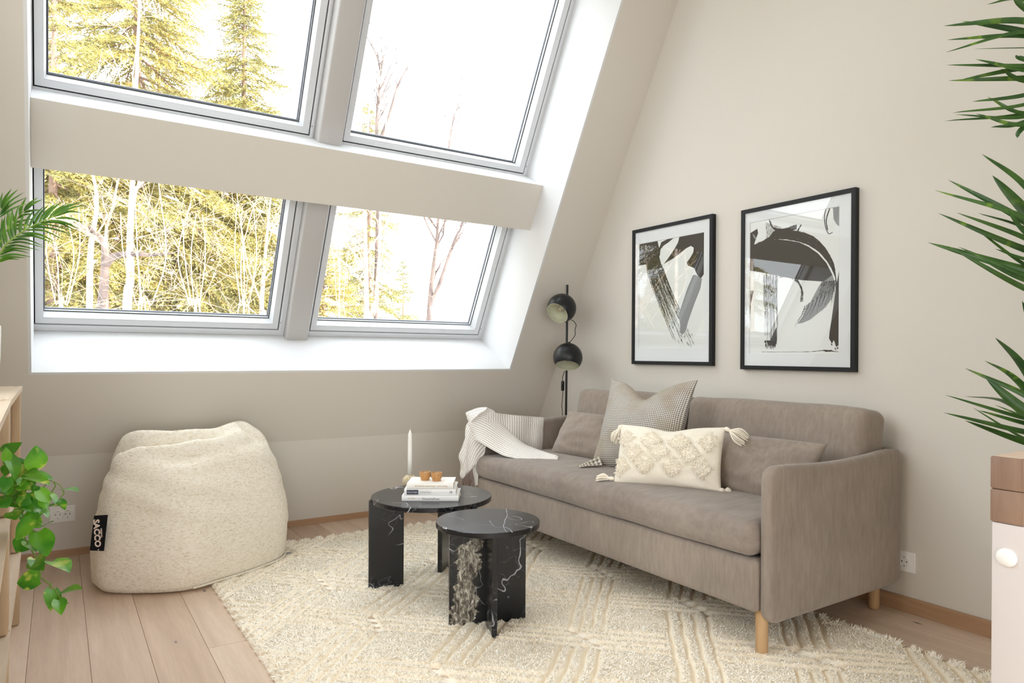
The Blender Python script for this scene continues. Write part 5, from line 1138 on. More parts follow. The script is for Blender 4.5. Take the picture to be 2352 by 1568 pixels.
TD['PL'] = [[[-0.1134, 2.1338, 0.7675], [-0.0717, 2.0576, 0.7992], 0.0259], [[-0.0466, 1.9795, 0.7467], [-0.0427, 1.972, 0.7999], 0.0397], [[-0.0668, 2.0745, 0.7194], [-0.0855, 2.0722, 0.7635], 0.0299], [[-0.0683, 2.1206, 0.7127], [-0.0453, 2.036, 0.7539], 0.0398], [[-0.1005, 2.0591, 0.7687], [-0.0839, 2.0094, 0.7137], 0.0292], [[-0.0593, 2.0255, 0.7259], [-0.0069, 1.9793, 0.7143], 0.0235], [[-0.0565, 1.988, 0.724], [-0.014, 1.9127, 0.7128], 0.0263], [[-0.1106, 2.133, 0.6902], [-0.0786, 2.0789, 0.6667], 0.0334], [[-0.0774, 2.011, 0.7016], [-0.0534, 2.0002, 0.6962], 0.0201], [[-0.11, 2.1227, 0.6637], [-0.0762, 2.0635, 0.6386], 0.0273], [[0.0112, 2.0391, 0.6782], [0.0433, 1.9674, 0.682], 0.0256], [[0.0039, 2.0285, 0.6562], [0.0163, 1.9884, 0.6363], 0.0172], [[-0.0184, 2.0251, 0.6441], [0.0074, 1.9925, 0.648], 0.014], [[-0.0501, 2.0734, 0.6471], [-0.0304, 2.0355, 0.6369], 0.024], [[-0.0399, 2.0858, 0.6268], [-0.018, 2.0329, 0.6128], 0.0209], [[-0.0491, 1.9752, 0.6259], [-0.0804, 1.98, 0.5785], 0.0316], [[-0.0378, 2.0427, 0.5811], [-0.0198, 1.9886, 0.529], 0.0427], [[-0.065, 2.0737, 0.5565], [-0.0819, 2.0518, 0.5332], 0.0361], [[-0.0607, 2.0676, 0.5547], [-0.0407, 1.9985, 0.5419], 0.0262], [[-0.009, 2.0035, 0.513], [0.0254, 1.9175, 0.5028], 0.0387], [[-0.0428, 2.0726, 0.5092], [-0.025, 1.9865, 0.4981], 0.0378], [[-0.0342, 2.0251, 0.4697], [-0.0806, 2.0453, 0.4617], 0.0374], [[0.0059, 2.0564, 0.4129], [0.0525, 1.9791, 0.4426], 0.0332], [[-0.0095, 2.0388, 0.4351], [-0.0124, 1.9908, 0.3967], 0.0312], [[0.0037, 1.9708, 0.4272], [0.0094, 1.9223, 0.4048], 0.0247], [[-0.0285, 2.0338, 0.5941], [-0.0067, 1.9897, 0.612], 0.0164], [[-0.0975, 2.1026, 0.7305], [-0.109, 2.0648, 0.7552], 0.0207], [[-0.0988, 1.9912, 0.7661], [-0.1002, 1.9847, 0.7984], 0.0174], [[-0.0854, 2.0598, 0.7191], [-0.059, 2.0189, 0.7099], 0.0205], [[-0.0541, 2.0284, 0.6802], [-0.0341, 2.0118, 0.6443], 0.0229], [[-0.0362, 1.9688, 0.6944], [-0.0129, 1.9676, 0.6622], 0.024], [[-0.0733, 2.0102, 0.6693], [-0.0499, 1.9996, 0.6585], 0.0241], [[-0.0994, 2.0072, 0.7243], [-0.1041, 1.9915, 0.6917], 0.0237], [[-0.0683, 2.0617, 0.6224], [-0.0487, 2.0317, 0.5891], 0.0246], [[-0.0512, 2.0571, 0.6088], [-0.0338, 2.0477, 0.5878], 0.025], [[-0.0298, 1.9879, 0.6725], [-0.0213, 1.9803, 0.6447], 0.0192], [[-0.0794, 2.0849, 0.6483], [-0.097, 2.1006, 0.6599], 0.0207], [[-0.0437, 2.022, 0.6313], [-0.0467, 2.014, 0.6007], 0.0205], [[-0.0132, 1.9924, 0.682], [-0.0045, 1.9311, 0.6639], 0.0161], [[-0.0475, 2.0645, 0.5111], [-0.0532, 2.0284, 0.5007], 0.0207], [[-0.0609, 2.0499, 0.6598], [-0.0543, 2.0442, 0.6297], 0.0272], [[-0.0736, 2.062, 0.6341], [-0.0845, 2.0146, 0.6193], 0.0215], [[-0.0755, 2.1099, 0.7132], [-0.0939, 2.0979, 0.706], 0.021], [[-0.0945, 2.0844, 0.7147], [-0.0765, 2.0907, 0.6948], 0.0223], [[-0.0618, 2.0531, 0.7352], [-0.0392, 2.0251, 0.7329], 0.0223], [[-0.0947, 2.0956, 0.6253], [-0.0808, 2.0474, 0.6139], 0.0291], [[-0.0666, 2.0216, 0.6732], [-0.0601, 2.0147, 0.6439], 0.0264], [[-0.0337, 2.072, 0.6337], [-0.0383, 2.029, 0.6176], 0.0224], [[-0.102, 2.1203, 0.737], [-0.1073, 2.1052, 0.7122], 0.0209], [[-0.058, 2.0946, 0.7024], [-0.0654, 2.0772, 0.677], 0.0253], [[-0.0854, 2.0568, 0.6932], [-0.0875, 2.0085, 0.68], 0.0287], [[-0.1073, 2.043, 0.6652], [-0.0985, 2.0317, 0.6474], 0.027], [[-0.0818, 2.0647, 0.6796], [-0.0658, 2.0411, 0.6767], 0.0221], [[-0.051, 2.082, 0.6293], [-0.0336, 2.0542, 0.6206], 0.0239], [[-0.0682, 2.037, 0.6587], [-0.0506, 1.9859, 0.6465], 0.0275], [[-0.0842, 2.076, 0.6739], [-0.0684, 2.0634, 0.6596], 0.0291], [[-0.0665, 2.0249, 0.7171], [-0.0716, 1.989, 0.7015], 0.0206], [[-0.0992, 2.076, 0.6658], [-0.0814, 2.0308, 0.6673], 0.0209], [[-0.0319, 2.0441, 0.6834], [-0.0456, 2.0351, 0.6708], 0.0258], [[-0.0449, 2.0502, 0.6934], [-0.0581, 2.0397, 0.6835], 0.029], [[-0.1065, 2.0398, 0.6966], [-0.0971, 2.0148, 0.6798], 0.0266]]
TD['PS'] = [[[-0.1126, 2.0791, 0.6654], [-0.0955, 2.0679, 0.6614], [-0.0783, 2.0565, 0.6451], [-0.0706, 2.0515, 0.6267], [-0.0684, 2.0501, 0.596], [-0.0669, 2.0491, 0.5734], [-0.0555, 2.0416, 0.5469], [-0.0417, 2.0324, 0.5182], [-0.035, 2.0281, 0.4896], [-0.0329, 2.0267, 0.4732], [-0.0253, 2.0217, 0.4659], [-0.0139, 2.0142, 0.4549], [-0.0036, 2.0074, 0.4426], [0.0044, 2.0022, 0.4283], [0.0092, 1.999, 0.4161], [0.024, 1.9893, 0.4096]], [[-0.1127, 2.0792, 0.6777], [-0.0818, 2.0589, 0.6656], [-0.0476, 2.0363, 0.67], [-0.0339, 2.0273, 0.6824], [-0.0169, 2.0162, 0.7063], [-0.0066, 2.0094, 0.7039], [0.0037, 2.0026, 0.6982], [0.0113, 1.9976, 0.6868]], [[-0.0073, 2.0098, 0.7039], [-0.0038, 2.0075, 0.6949], [-0.0072, 2.0098, 0.6866], [-0.0116, 2.0127, 0.6776], [-0.0105, 2.0119, 0.662]], [[0.0113, 1.9976, 0.6847], [0.0134, 1.9962, 0.6765], [0.008, 1.9998, 0.6683], [0.0039, 2.0025, 0.6605]], [[-0.0678, 2.0497, 0.6124], [-0.0575, 2.0429, 0.6075], [-0.0318, 2.0259, 0.5987]], [[-0.067, 2.0491, 0.5878], [-0.054, 2.0405, 0.583], [-0.0386, 2.0304, 0.5831]], [[-0.0538, 2.0404, 0.5428], [-0.0453, 2.0348, 0.5592], [-0.0471, 2.0361, 0.5879]], [[-0.0347, 2.0279, 0.4978], [-0.0228, 2.02, 0.5069], [-0.0098, 2.0115, 0.5111]], [[-0.0992, 2.0703, 0.7229], [-0.1, 2.0709, 0.7516], [-0.1028, 2.0727, 0.7639]], [[-0.0782, 2.0565, 0.6369], [-0.0577, 2.043, 0.6391], [-0.0423, 2.0328, 0.6372]], [[-0.0756, 2.0548, 0.6657], [-0.0682, 2.0499, 0.6821], [-0.065, 2.0478, 0.7231]], [[-0.0122, 2.0131, 0.459], [-0.0142, 2.0144, 0.4487], [-0.0104, 2.0119, 0.4426]]]
TD['PF'] = [[[[-0.1758, 2.6893, 1.2955], [-0.1528, 2.6741, 1.3225], [-0.137, 2.6638, 1.3529], [-0.114, 2.6486, 1.3764], [-0.0895, 2.6325, 1.3974], [-0.0643, 2.6159, 1.414], [-0.0376, 2.5984, 1.4289], [-0.0146, 2.5832, 1.4412], [0.002, 2.5723, 1.4517]], [[[-0.1485, 2.6713, 1.3424], [-0.1542, 2.699, 1.3794], [-0.1531, 2.7222, 1.4172]], [[-0.1421, 2.6671, 1.3529], [-0.1488, 2.6955, 1.3968], [-0.1473, 2.7184, 1.4419]], [[-0.1356, 2.6628, 1.3581], [-0.1439, 2.6922, 1.4036], [-0.1437, 2.716, 1.4507]], [[-0.1248, 2.6557, 1.3686], [-0.1314, 2.684, 1.4162], [-0.129, 2.7064, 1.4649]], [[-0.119, 2.6519, 1.3738], [-0.1252, 2.6799, 1.4215], [-0.1224, 2.7021, 1.4703]], [[-0.1133, 2.6482, 1.379], [-0.1155, 2.6735, 1.4318], [-0.1078, 2.6924, 1.4845]], [[-0.101, 2.6401, 1.3878], [-0.0995, 2.6631, 1.4244], [-0.0915, 2.6817, 1.4599]], [[-0.0895, 2.6325, 1.3982], [-0.0807, 2.6506, 1.4365], [-0.065, 2.6643, 1.4716]], [[-0.0773, 2.6245, 1.407], [-0.0615, 2.638, 1.4476], [-0.0386, 2.6469, 1.4832]], [[-0.0643, 2.6159, 1.414], [-0.0483, 2.6294, 1.4538], [-0.0253, 2.6382, 1.4886]], [[-0.0513, 2.6074, 1.4227], [-0.0314, 2.6182, 1.461], [-0.0047, 2.6246, 1.4931]], [[-0.0391, 2.5993, 1.4306], [-0.0177, 2.6092, 1.467], [0.01, 2.6149, 1.4968]], [[-0.0275, 2.5917, 1.4324], [-0.0036, 2.5999, 1.4669], [0.0262, 2.6043, 1.4942]], [[-0.0146, 2.5832, 1.442], [0.0093, 2.5914, 1.4709], [0.038, 2.5965, 1.4926]], [[-0.0088, 2.5794, 1.4438], [0.0252, 2.581, 1.4759], [0.0645, 2.5791, 1.498]], [[-0.0001, 2.5737, 1.4473], [0.0318, 2.5766, 1.4712], [0.0675, 2.5771, 1.4857]], [[-0.0146, 2.5832, 1.4403], [0.0275, 2.5794, 1.4602], [0.0646, 2.579, 1.4601]], [[-0.0087, 2.5794, 1.4352], [0.0277, 2.5794, 1.4393], [0.0677, 2.5769, 1.4293]], [[-0.0333, 2.5955, 1.4263], [0.0131, 2.5889, 1.4252], [0.0546, 2.5856, 1.4098]], [[-0.0391, 2.5993, 1.4246], [-0.0, 2.5976, 1.4303], [0.0413, 2.5944, 1.4221]], [[-0.0477, 2.605, 1.421], [-0.0015, 2.5985, 1.4251], [0.0487, 2.5894, 1.4027]], [[-0.0665, 2.6173, 1.4122], [-0.0233, 2.6129, 1.4179], [0.0532, 2.5865, 1.3975]], [[-0.0766, 2.624, 1.4061], [-0.0306, 2.6177, 1.4092], [0.0399, 2.5952, 1.3921]], [[-0.0881, 2.6316, 1.3982], [-0.0378, 2.6224, 1.3986], [0.0165, 2.6107, 1.3725]], [[-0.0967, 2.6372, 1.3878], [-0.0523, 2.632, 1.388], [-0.0085, 2.6271, 1.3688]], [[-0.1111, 2.6467, 1.3756], [-0.0669, 2.6416, 1.3827], [-0.0115, 2.629, 1.3635]], [[-0.1241, 2.6552, 1.3651], [-0.0887, 2.656, 1.3721], [-0.0379, 2.6465, 1.3545]], [[-0.1312, 2.66, 1.3547], [-0.096, 2.6607, 1.3633], [-0.0364, 2.6455, 1.3492]], [[-0.1413, 2.6666, 1.3407], [-0.1105, 2.6703, 1.3527], [-0.0496, 2.6542, 1.3412]], [[-0.147, 2.6703, 1.3303], [-0.1178, 2.6751, 1.3439], [-0.0703, 2.6677, 1.3411]], [[-0.1527, 2.6741, 1.3199], [-0.1178, 2.675, 1.3378], [-0.0761, 2.6716, 1.3322]], [[-0.1542, 2.675, 1.313], [-0.1177, 2.675, 1.3247], [-0.0716, 2.6686, 1.3199]], [[-0.157, 2.6769, 1.3043], [-0.1249, 2.6798, 1.3159], [-0.0849, 2.6773, 1.3172]], [[-0.1584, 2.6779, 1.2974], [-0.1322, 2.6846, 1.3106], [-0.1025, 2.6889, 1.3118]]]], [[[-0.1782, 2.8106, 1.3699], [-0.1571, 2.7967, 1.3954], [-0.1376, 2.7838, 1.4191], [-0.121, 2.773, 1.4401], [-0.1075, 2.7641, 1.4628], [-0.0948, 2.7557, 1.4792]], [[[-0.1075, 2.7641, 1.4646], [-0.1118, 2.7908, 1.4848], [-0.1127, 2.8154, 1.5057]], [[-0.1068, 2.7636, 1.4628], [-0.1015, 2.784, 1.4992], [-0.0897, 2.8003, 1.5335]], [[-0.0955, 2.7562, 1.4792], [-0.0788, 2.7691, 1.5082], [-0.0574, 2.779, 1.5319]], [[-0.094, 2.7552, 1.4774], [-0.0717, 2.7645, 1.5049], [-0.045, 2.7708, 1.5255]], [[-0.1203, 2.7725, 1.4392], [-0.1276, 2.8012, 1.4651], [-0.1303, 2.827, 1.4927]], [[-0.1376, 2.7838, 1.4191], [-0.1419, 2.8106, 1.4519], [-0.1403, 2.8335, 1.4852]], [[-0.1511, 2.7928, 1.4064], [-0.1567, 2.8204, 1.4351], [-0.1572, 2.8446, 1.4648]], [[-0.0955, 2.7561, 1.472], [-0.0704, 2.7636, 1.4835], [-0.0449, 2.7707, 1.4896]], [[-0.1105, 2.766, 1.4537], [-0.0932, 2.7786, 1.4696], [-0.0648, 2.7839, 1.4765]], [[-0.1225, 2.774, 1.4373], [-0.0977, 2.7816, 1.4504], [-0.0647, 2.7838, 1.4618]], [[-0.1331, 2.7809, 1.4246], [-0.1083, 2.7885, 1.4357], [-0.0708, 2.7878, 1.4396]], [[-0.1421, 2.7868, 1.4155], [-0.1159, 2.7935, 1.4228], [-0.0769, 2.7918, 1.423]]]], [[[-0.179, 2.7512, 1.4223], [-0.1658, 2.7426, 1.4508], [-0.1541, 2.7349, 1.4756]], [[[-0.1541, 2.7349, 1.4756], [-0.1561, 2.7601, 1.5069], [-0.1526, 2.7818, 1.538]], [[-0.1533, 2.7344, 1.4765], [-0.1442, 2.7523, 1.514], [-0.1286, 2.766, 1.5481]], [[-0.1511, 2.7329, 1.4739], [-0.1342, 2.7457, 1.5134], [-0.1105, 2.7541, 1.5474]], [[-0.1555, 2.7358, 1.4615], [-0.1291, 2.7423, 1.5032], [-0.0954, 2.7441, 1.5367]], [[-0.1569, 2.7367, 1.4544], [-0.1256, 2.74, 1.4923], [-0.0878, 2.7391, 1.5205]], [[-0.1569, 2.7367, 1.4473], [-0.1226, 2.7381, 1.4792], [-0.0832, 2.7361, 1.5007]], [[-0.16, 2.7387, 1.4738], [-0.1625, 2.7643, 1.5023], [-0.1601, 2.7867, 1.5308]]]]]
# ------------------------------------------------------------------ trailing variegated plant on the middle shelf
pp = A((-0.235,1.78,0.5832)); pot = thing('trailing_plant', pp, 'variegated green trailing plant spilling over the near shelf in front of the wall socket', 'plant')
obj('pot', G().lathe([(0.0001,0),(0.055,0),(0.060,0.01),(0.072,0.10),(0.074,0.125),(0.070,0.125),(0.066,0.10),(0.0001,0.098)], pp, 40, cap=False), M_POT, pot, angle=40)
rr = random.Random(12)
for k,(b,t,w_) in enumerate(TD['PL']):
    b, t = A(b), A(t); d = unit(t-b); tocam = unit(A(CAM)-b)
    up = tocam*rr.uniform(0.7,1.2)+A((rr.uniform(-.5,.5),rr.uniform(-.3,.3),rr.uniform(0.0,0.7)))
    if k in (5,6,12): up = tocam*0.45+A((0,0,0.8))
    P = leaf_geo(b, t, w_*1.28, up, fold=rr.uniform(0.12,0.30), curl=rr.uniform(0.04,0.16), n=11, m_=7)
    lf = obj('leaf', G().grid(P), M_POTHOS, pot, angle=0)
g0 = pp+A((0.02,-0.01,0.11))
for k, q in enumerate(TD['PS']):
    q = [A(p) for p in q]
    if k < 2: q = [g0+A((0.03,0.0,0.02)), (g0+q[0])/2+A((0,0,0.03))]+q
    P = catmull(q, 5); r0 = 0.0022 if k == 0 else 0.0016
    obj('vine', G().tube(P, np.linspace(r0, r0*0.6, len(P)), 7), M_STEM, pot, angle=0)
# ------------------------------------------------------------------ white pot with palm on the far shelf unit
wp = A((-0.247,2.83,0.8902)); palm = thing('potted_palm', wp, 'green palm in a white pot on the far shelf unit, fronds before the window', 'plant')
pr_ = [(0.0001,0),(0.078,0),(0.083,0.006),(0.088,0.10),(0.090,0.205),(0.089,0.215),(0.084,0.215),(0.082,0.18),(0.0001,0.175)]
obj('pot', G().lathe(pr_, wp, 64, cap=False), M_POT, palm, angle=40)
crown = wp+A((0,0,0.20))
rr = random.Random(15)
for fi,(rach, lfs) in enumerate(TD['PF']):
    r_ = [A(p) for p in rach]; full = [crown, (crown+r_[0])/2+A((-0.02,0,0.03))]+r_; P = catmull(full, 6)
    fr_ = obj('frond', G().tube(P, np.linspace(0.004,0.0012,len(P)), 6), M_STEM, palm, angle=0)
    for lf in lfs:
        C3 = catmull([A(p) for p in lf], 6); n = len(C3); T = np.gradient(C3,axis=0); W_ = rr.uniform(0.0075,0.0105)
        nv = unit(A(CAM)-C3[0]+A((rr.uniform(-1,1),rr.uniform(-.5,.5),1.6))); Q = np.zeros((n,3,3))
        for i in range(n):
            t = i/(n-1); s = unit(np.cross(T[i], nv)); w_ = W_*0.5*min(1,0.35+t*3)*(1-t**2.2)+0.0002; nn = unit(np.cross(s,T[i]))
            Q[i,0] = C3[i]-s*w_+nn*w_*0.5; Q[i,1] = C3[i]; Q[i,2] = C3[i]+s*w_+nn*w_*0.5
        obj('leaflet', G().grid(Q), M_PALM, fr_, angle=0)
for a in (1.9, 2.7, 3.5, 4.3):      # fronds on the side away from the window view
    d = A((math.cos(a)*0.6,math.sin(a),0)); P = catmull([crown, crown+d*0.06+A((0,0,0.20)), crown+d*0.16+A((0,0,0.36)), crown+d*0.32+A((0,0,0.40))], 7)
    P[:,0] = np.maximum(P[:,0], XL+0.02); fr_ = obj('frond', G().tube(P, np.linspace(0.004,0.0012,len(P)), 6), M_STEM, palm, angle=0)
    for q in range(10, len(P)-1):
        T = unit(P[q+1]-P[q]); s0 = unit(np.cross(T, A((0,0,1.))))
        for sg in (-1,1):
            dd = unit(T*0.8+s0*sg+A((0,0,0.1))); C3 = catmull([P[q], P[q]+dd*0.08+A((0,0,0.008)), P[q]+dd*0.15-A((0,0,0.02))], 5); C3[:,0] = np.maximum(C3[:,0], XL+0.01); n = len(C3); Q = np.zeros((n,3,3))
            for i in range(n):
                t = i/(n-1); w_ = 0.0045*min(1,0.35+t*3)*(1-t**2.2)+0.0002; s1 = unit(np.cross(dd, A((0,0,1.))+0.01))
                Q[i,0] = C3[i]-s1*w_; Q[i,1] = C3[i]-A((0,0,w_*0.5)); Q[i,2] = C3[i]+s1*w_
            obj('leaflet', G().grid(Q), M_PALM, fr_, angle=0)
# ------------------------------------------------------------------ tall yucca beyond the right edge
yp = A((2.36,0.52,0)); yucca = thing('potted_yucca', yp, 'tall yucca with dark sword leaves reaching in from the right before the wall', 'plant')
obj('pot', G().lathe([(0.0001,0),(0.13,0),(0.14,0.01),(0.17,0.28),(0.172,0.30),(0.163,0.30),(0.155,0.26),(0.0001,0.25)], yp, 48, cap=False), M_POT, yucca, angle=40)
obj('soil', G().lathe([(0.0001,0.262),(0.158,0.262)], yp, 40, cap=False), M_SOIL, yucca)
heads = [A((2.115,0.667,1.749)),A((2.100,0.677,1.206)),A((2.093,0.682,0.815))]
rr = random.Random(21)
for k, h in enumerate(heads):
    a = [0.02,-0.05,0.05][k]; P = catmull([yp+A((a,0.03*(k-1),0.25)), yp+A((a*0.8,0.02*(k-1),0.25+(h[2]-0.25)*0.5)), h+A((0.06,-0.03,-0.12)), h+A((0.0,0,0.02))], 8)
    P += A([[0.012*math.sin(5*q[2]),0.01*math.cos(4*q[2]),0] for q in P]); obj('trunk', G().tube(P, np.linspace(0.024,0.017,len(P)), 12), M_BARK, yucca, angle=0)
def sword(b, m_, t, wd, up):
    C3 = catmull([b, m_, t], 8); n = len(C3); T = np.gradient(C3,axis=0); Q = np.zeros((n,5,3))
    for i in range(n):
        u = i/(n-1); s = unit(np.cross(T[i], up)); nn = unit(np.cross(s,T[i])); w_ = wd*0.5*min(1,0.55+u*1.3)*max(0,1-u**3.2)**0.8+0.0002
        for j,v in enumerate((-1,-.5,0,.5,1)): Q[i,j] = C3[i]+s*w_*v+nn*w_*abs(v)*0.35
    return Q
for b, m_, t, wd in TD['YL']:
    b, m_, t = A(b), A(m_), A(t); tocam = unit(A(CAM)-m_)
    up = tocam+A((rr.uniform(-.35,.35),rr.uniform(-.35,.35),rr.uniform(-.1,.8)))
    obj('leaf', G().grid(sword(b,m_,t,wd*1.35,up)), M_YUCCA, yucca, angle=0)
for h in heads:      # the rest of each crown, beyond the picture
    for k in range(16):
        a = rr.uniform(-1.9,0.9)+0.35; e_ = rr.uniform(-0.3,1.1); L_ = rr.uniform(0.28,0.42); d = A((math.cos(a)*math.cos(e_),math.sin(a)*math.cos(e_),math.sin(e_)))
        t = h+d*L_; m_ = h+d*L_*0.55+A((0,0,0.03))
        obj('leaf', G().grid(sword(h,m_,t,0.032,A((0,0,1.))+0.01)), M_YUCCA, yucca, angle=0)
# ------------------------------------------------------------------ stair railing: white post with oak handrail
rl = A((1.0725,0.4115,0)); rail = thing('stair_railing', rl, 'white railing post with a thick oak handrail at the right edge', 'railing')
x0, y0, y1 = 1.0725, 0.3915, 0.4315
g = G(); g.bbox((x0,y0,0.795),(1.93,y1,0.8400), 0.0025, 2); obj('handrail', g, M_RAIL, rail, angle=40)
g = G(); g.bbox((x0,y0,0.8402),(1.93,y1,0.8845), 0.0025, 2); obj('handrail', g, M_RAIL, rail, angle=40)
g = G(); g.box((x0+0.0035,y0+0.0035,0.8844),(1.925,y1-0.0035,0.8849)); obj('handrail_top', g, M_RAILTOP, rail, smooth=False)
M_POSTW = MT('white_painted_post', (212,206,203), 0.45, 0.35).m
for xx in (x0+0.0015, 1.80):
    g = G(); g.bbox((xx,y0-0.020,0.0),(xx+0.09,y1-0.0015,0.7948), 0.003, 2); po = obj('post', g, M_POSTW, rail, angle=40)
    if xx < 2: obj('screw_cap', G().lathe([(0.0125,0.0),(0.0125,0.0025),(0.011,0.005),(0.0075,0.0072),(0.0035,0.0082),(0.0001,0.0085)], (xx+0.0005,0.411,0.7495), 28, axis=(-1,0,0), cap=False), M_PLASTIC, po, angle=0)
# ------------------------------------------------------------------ winter wood outside
t_ = MT('snow', (226,230,236), 0.8, 0.2); t_.bump(t_.noise(t_.map((3,3,3)),1.0,4),0.4,0.05); M_SNOW = t_.m
gx = np.linspace(-60,60,50); gy = np.linspace(5.5,75,40); XX, YY = np.meshgrid(gx,gy,indexing='ij')
ZZ = -3.2+A([[0.25*nz(x*0.15,y*0.15,1.0) for y in gy] for x in gx]); V = np.stack([XX,YY,ZZ],-1).reshape(-1,3); ii, jj = np.meshgrid(np.arange(49),np.arange(39),indexing='ij'); b_ = (ii*40+jj).ravel()
big('snowy_ground', V, np.stack([b_,b_+40,b_+41,b_+1],1), M_SNOW, smooth=True, kind='structure')
def barkmat(name, a, b, sc=(9,9,3)):
    t = MT(name, a, 0.9, 0.1); n = t.noise(t.map(sc),1.0,5,0.65); t.col(t.ramp(n,[(0.38,b),(0.6,a)])); t.bump(n,0.5,0.01); return t.m
M_SPBARK = barkmat('spruce_bark', (178,152,136), (132,110,100)); M_TWIG = barkmat('pale_twigs', (206,186,164), (170,150,132))
M_GREYBARK = barkmat('grey_bark', (140,124,118), (100,90,88))
M_BIRCH = barkmat('birch_bark', (232,220,208), (150,132,120), (5,5,16))
t_ = MT('spruce_needles', (84,92,44), 0.7, 0.2); at_ = t_.n('Attribute'); at_.attribute_name = 'tone'
t_.col(t_.ramp(at_.outputs['Fac'], [(0.0,(106,114,82)),(0.45,(158,152,94)),(1.0,(208,186,112))])); M_NEEDLE = t_.m
GZ = -3.2
def ray(px, py, d):
    """a point at real distance d along a bearing given in degrees-free camera slopes"""
    return A(CAM)+d*(A((_f.x,_f.y,0))+px*A((_r.x,_r.y,0))+A((0,0,py)))
def tubes(L):
    g = G()
    for P, r in L: g.tube(P, r, 7 if r[0] > 0.04 else (5 if r[0] > 0.012 else 3), cap=False)
    return g
def spruce(label, xy, top, slope, rmax, zlow, gap, seed, dens=1.0, tone=0.5, lean=0.0, snow=0.16, droop=0.55):
    dd_ = math.hypot(xy[0],xy[1]); nsp = 0.0145*max(1.0,dd_/10.0) if xy[0] > -3.0 or dd_ < 9 else 0.034; nk = min(2.2,max(1.0,nsp/0.0145)**0.8); rg = np.random.default_rng(seed); rr = random.Random(seed); base = A((xy[0],xy[1],GZ))
    root = thing('spruce_tree', base, label, 'tree', 'snowy trees outside')
    H = top-GZ; tr = catmull([base, base+A((lean*0.4,0,H*0.5)), base+A((lean,0,H))], 14); rad = np.linspace(0.020*H*0.62, 0.008, len(tr))
    obj('trunk', G().tube(tr, rad, 9), M_SPBARK, root, angle=0)
    br = []; NP, ND, NL, NWd, NT_ = [], [], [], [], []; sn = G()
    z = top-0.10
    while z > zlow:
        f = (z-GZ)/H; c = tr[min(len(tr)-1,int(f*(len(tr)-1)))]; nb = rr.choice((5,6,6)); a0 = rr.uniform(0,6.28)
        for k in range(nb):
            if rr.random() > dens: continue
            a = a0+k*2*np.pi/nb+rr.uniform(-.3,.3); L = min(rmax, slope*(top-z)+0.10)*rr.uniform(0.65,1.1); zz = z+rr.uniform(-.4,.4)*gap
            o = A((math.cos(a),math.sin(a),0)); up = 0.35-0.75*min(1,(top-z)/3.5)*droop/0.55
            t = np.linspace(0,1,7)[:,None]; Z = L*(up*t-0.30*t*t+0.22*t**4); P = A((c[0],c[1],zz))+o*L*t+A((0,0,1.))*Z
            br.append((P, np.linspace(0.010*L+0.004,0.0025,7)))
            nt = max(5,int(L*24)); lat = A((-o[1],o[0],0))
            for q in range(nt):
                u = 0.12+0.88*q/(nt-1); p = A((np.interp(u,t[:,0],P[:,0]),np.interp(u,t[:,0],P[:,1]),np.interp(u,t[:,0],P[:,2])))
                for sg in ((-1,1) if u < 0.985 else (0,)):
                    l_ = (L*0.46*(1-u*0.74)+0.07)*rr.uniform(0.6,1.2) if sg else 0.09
                    d = unit(o*0.75+lat*sg*rr.uniform(0.5,1.0)+A((0,0,-rr.uniform(0.1,1.0)*droop*1.3+0.12)))
                    m_ = max(3,int(l_/nsp)); s_ = np.linspace(0.06,1.0,m_)[:,None]*l_; pts = p+d*s_+A((0,0,-0.35))*s_*s_/max(l_,0.05)*0.8
                    NP.append(pts); v = rg.normal(0,1,(m_,3)); v -= d*(v@d)[:,None]; v /= np.linalg.norm(v,axis=1)[:,None]+1e-9
                    ND.append(d*0.75+v*0.75); NL.append(rg.uniform(0.030,0.055,m_)*nk**0.5); NWd.append(rg.uniform(0.0055,0.0095,m_)*nk); NT_.append(np.clip(rg.normal(tone,0.22)+rg.normal(0,0.08,m_),0,1))
                    NP.append(p[None]); ND.append(d[None]); NL.append(A([l_])); NWd.append(A([0.006])); NT_.append(A([0.25]))
            if rr.random() < snow and L > 0.35:
                u0 = rr.uniform(0.25,0.55); u1 = u0+rr.uniform(0.15,0.4); uu = np.linspace(u0,min(u1,0.95),7)
                Q = A([[np.interp(v,t[:,0],P[:,i]) for i in range(3)] for v in uu]); Q[:,2] += 0.012
                sn.tube(Q, 0.045*np.sin(np.linspace(0.15,np.pi-0.15,7))*rr.uniform(0.7,1.3), 7, flat=0.55)
        z -= gap*0.78*rr.uniform(0.75,1.25)*(0.55 if top-z < 1.0 else 1.0)
    obj('branches', tubes(br), M_SPBARK, root, angle=0, kind='stuff')
    P = np.concatenate(NP); D = np.concatenate(ND); D /= np.linalg.norm(D,axis=1)[:,None]; Ln = np.concatenate(NL); Wd = np.concatenate(NWd); T = np.concatenate(NT_)
    s = np.cross(D, rg.normal(0,1,D.shape)); s /= np.linalg.norm(s,axis=1)[:,None]+1e-9
    V = np.stack([P-s*Wd[:,None],P+s*Wd[:,None],P+D*Ln[:,None]],1).reshape(-1,3); F = np.arange(len(V)).reshape(-1,3)
    big('needles', V, F, M_NEEDLE, root, smooth=False, colattr=np.repeat(T,3), kind='stuff')
    if sn.n: obj('snow', sn, M_SNOW, root, angle=0, kind='stuff')
    return root
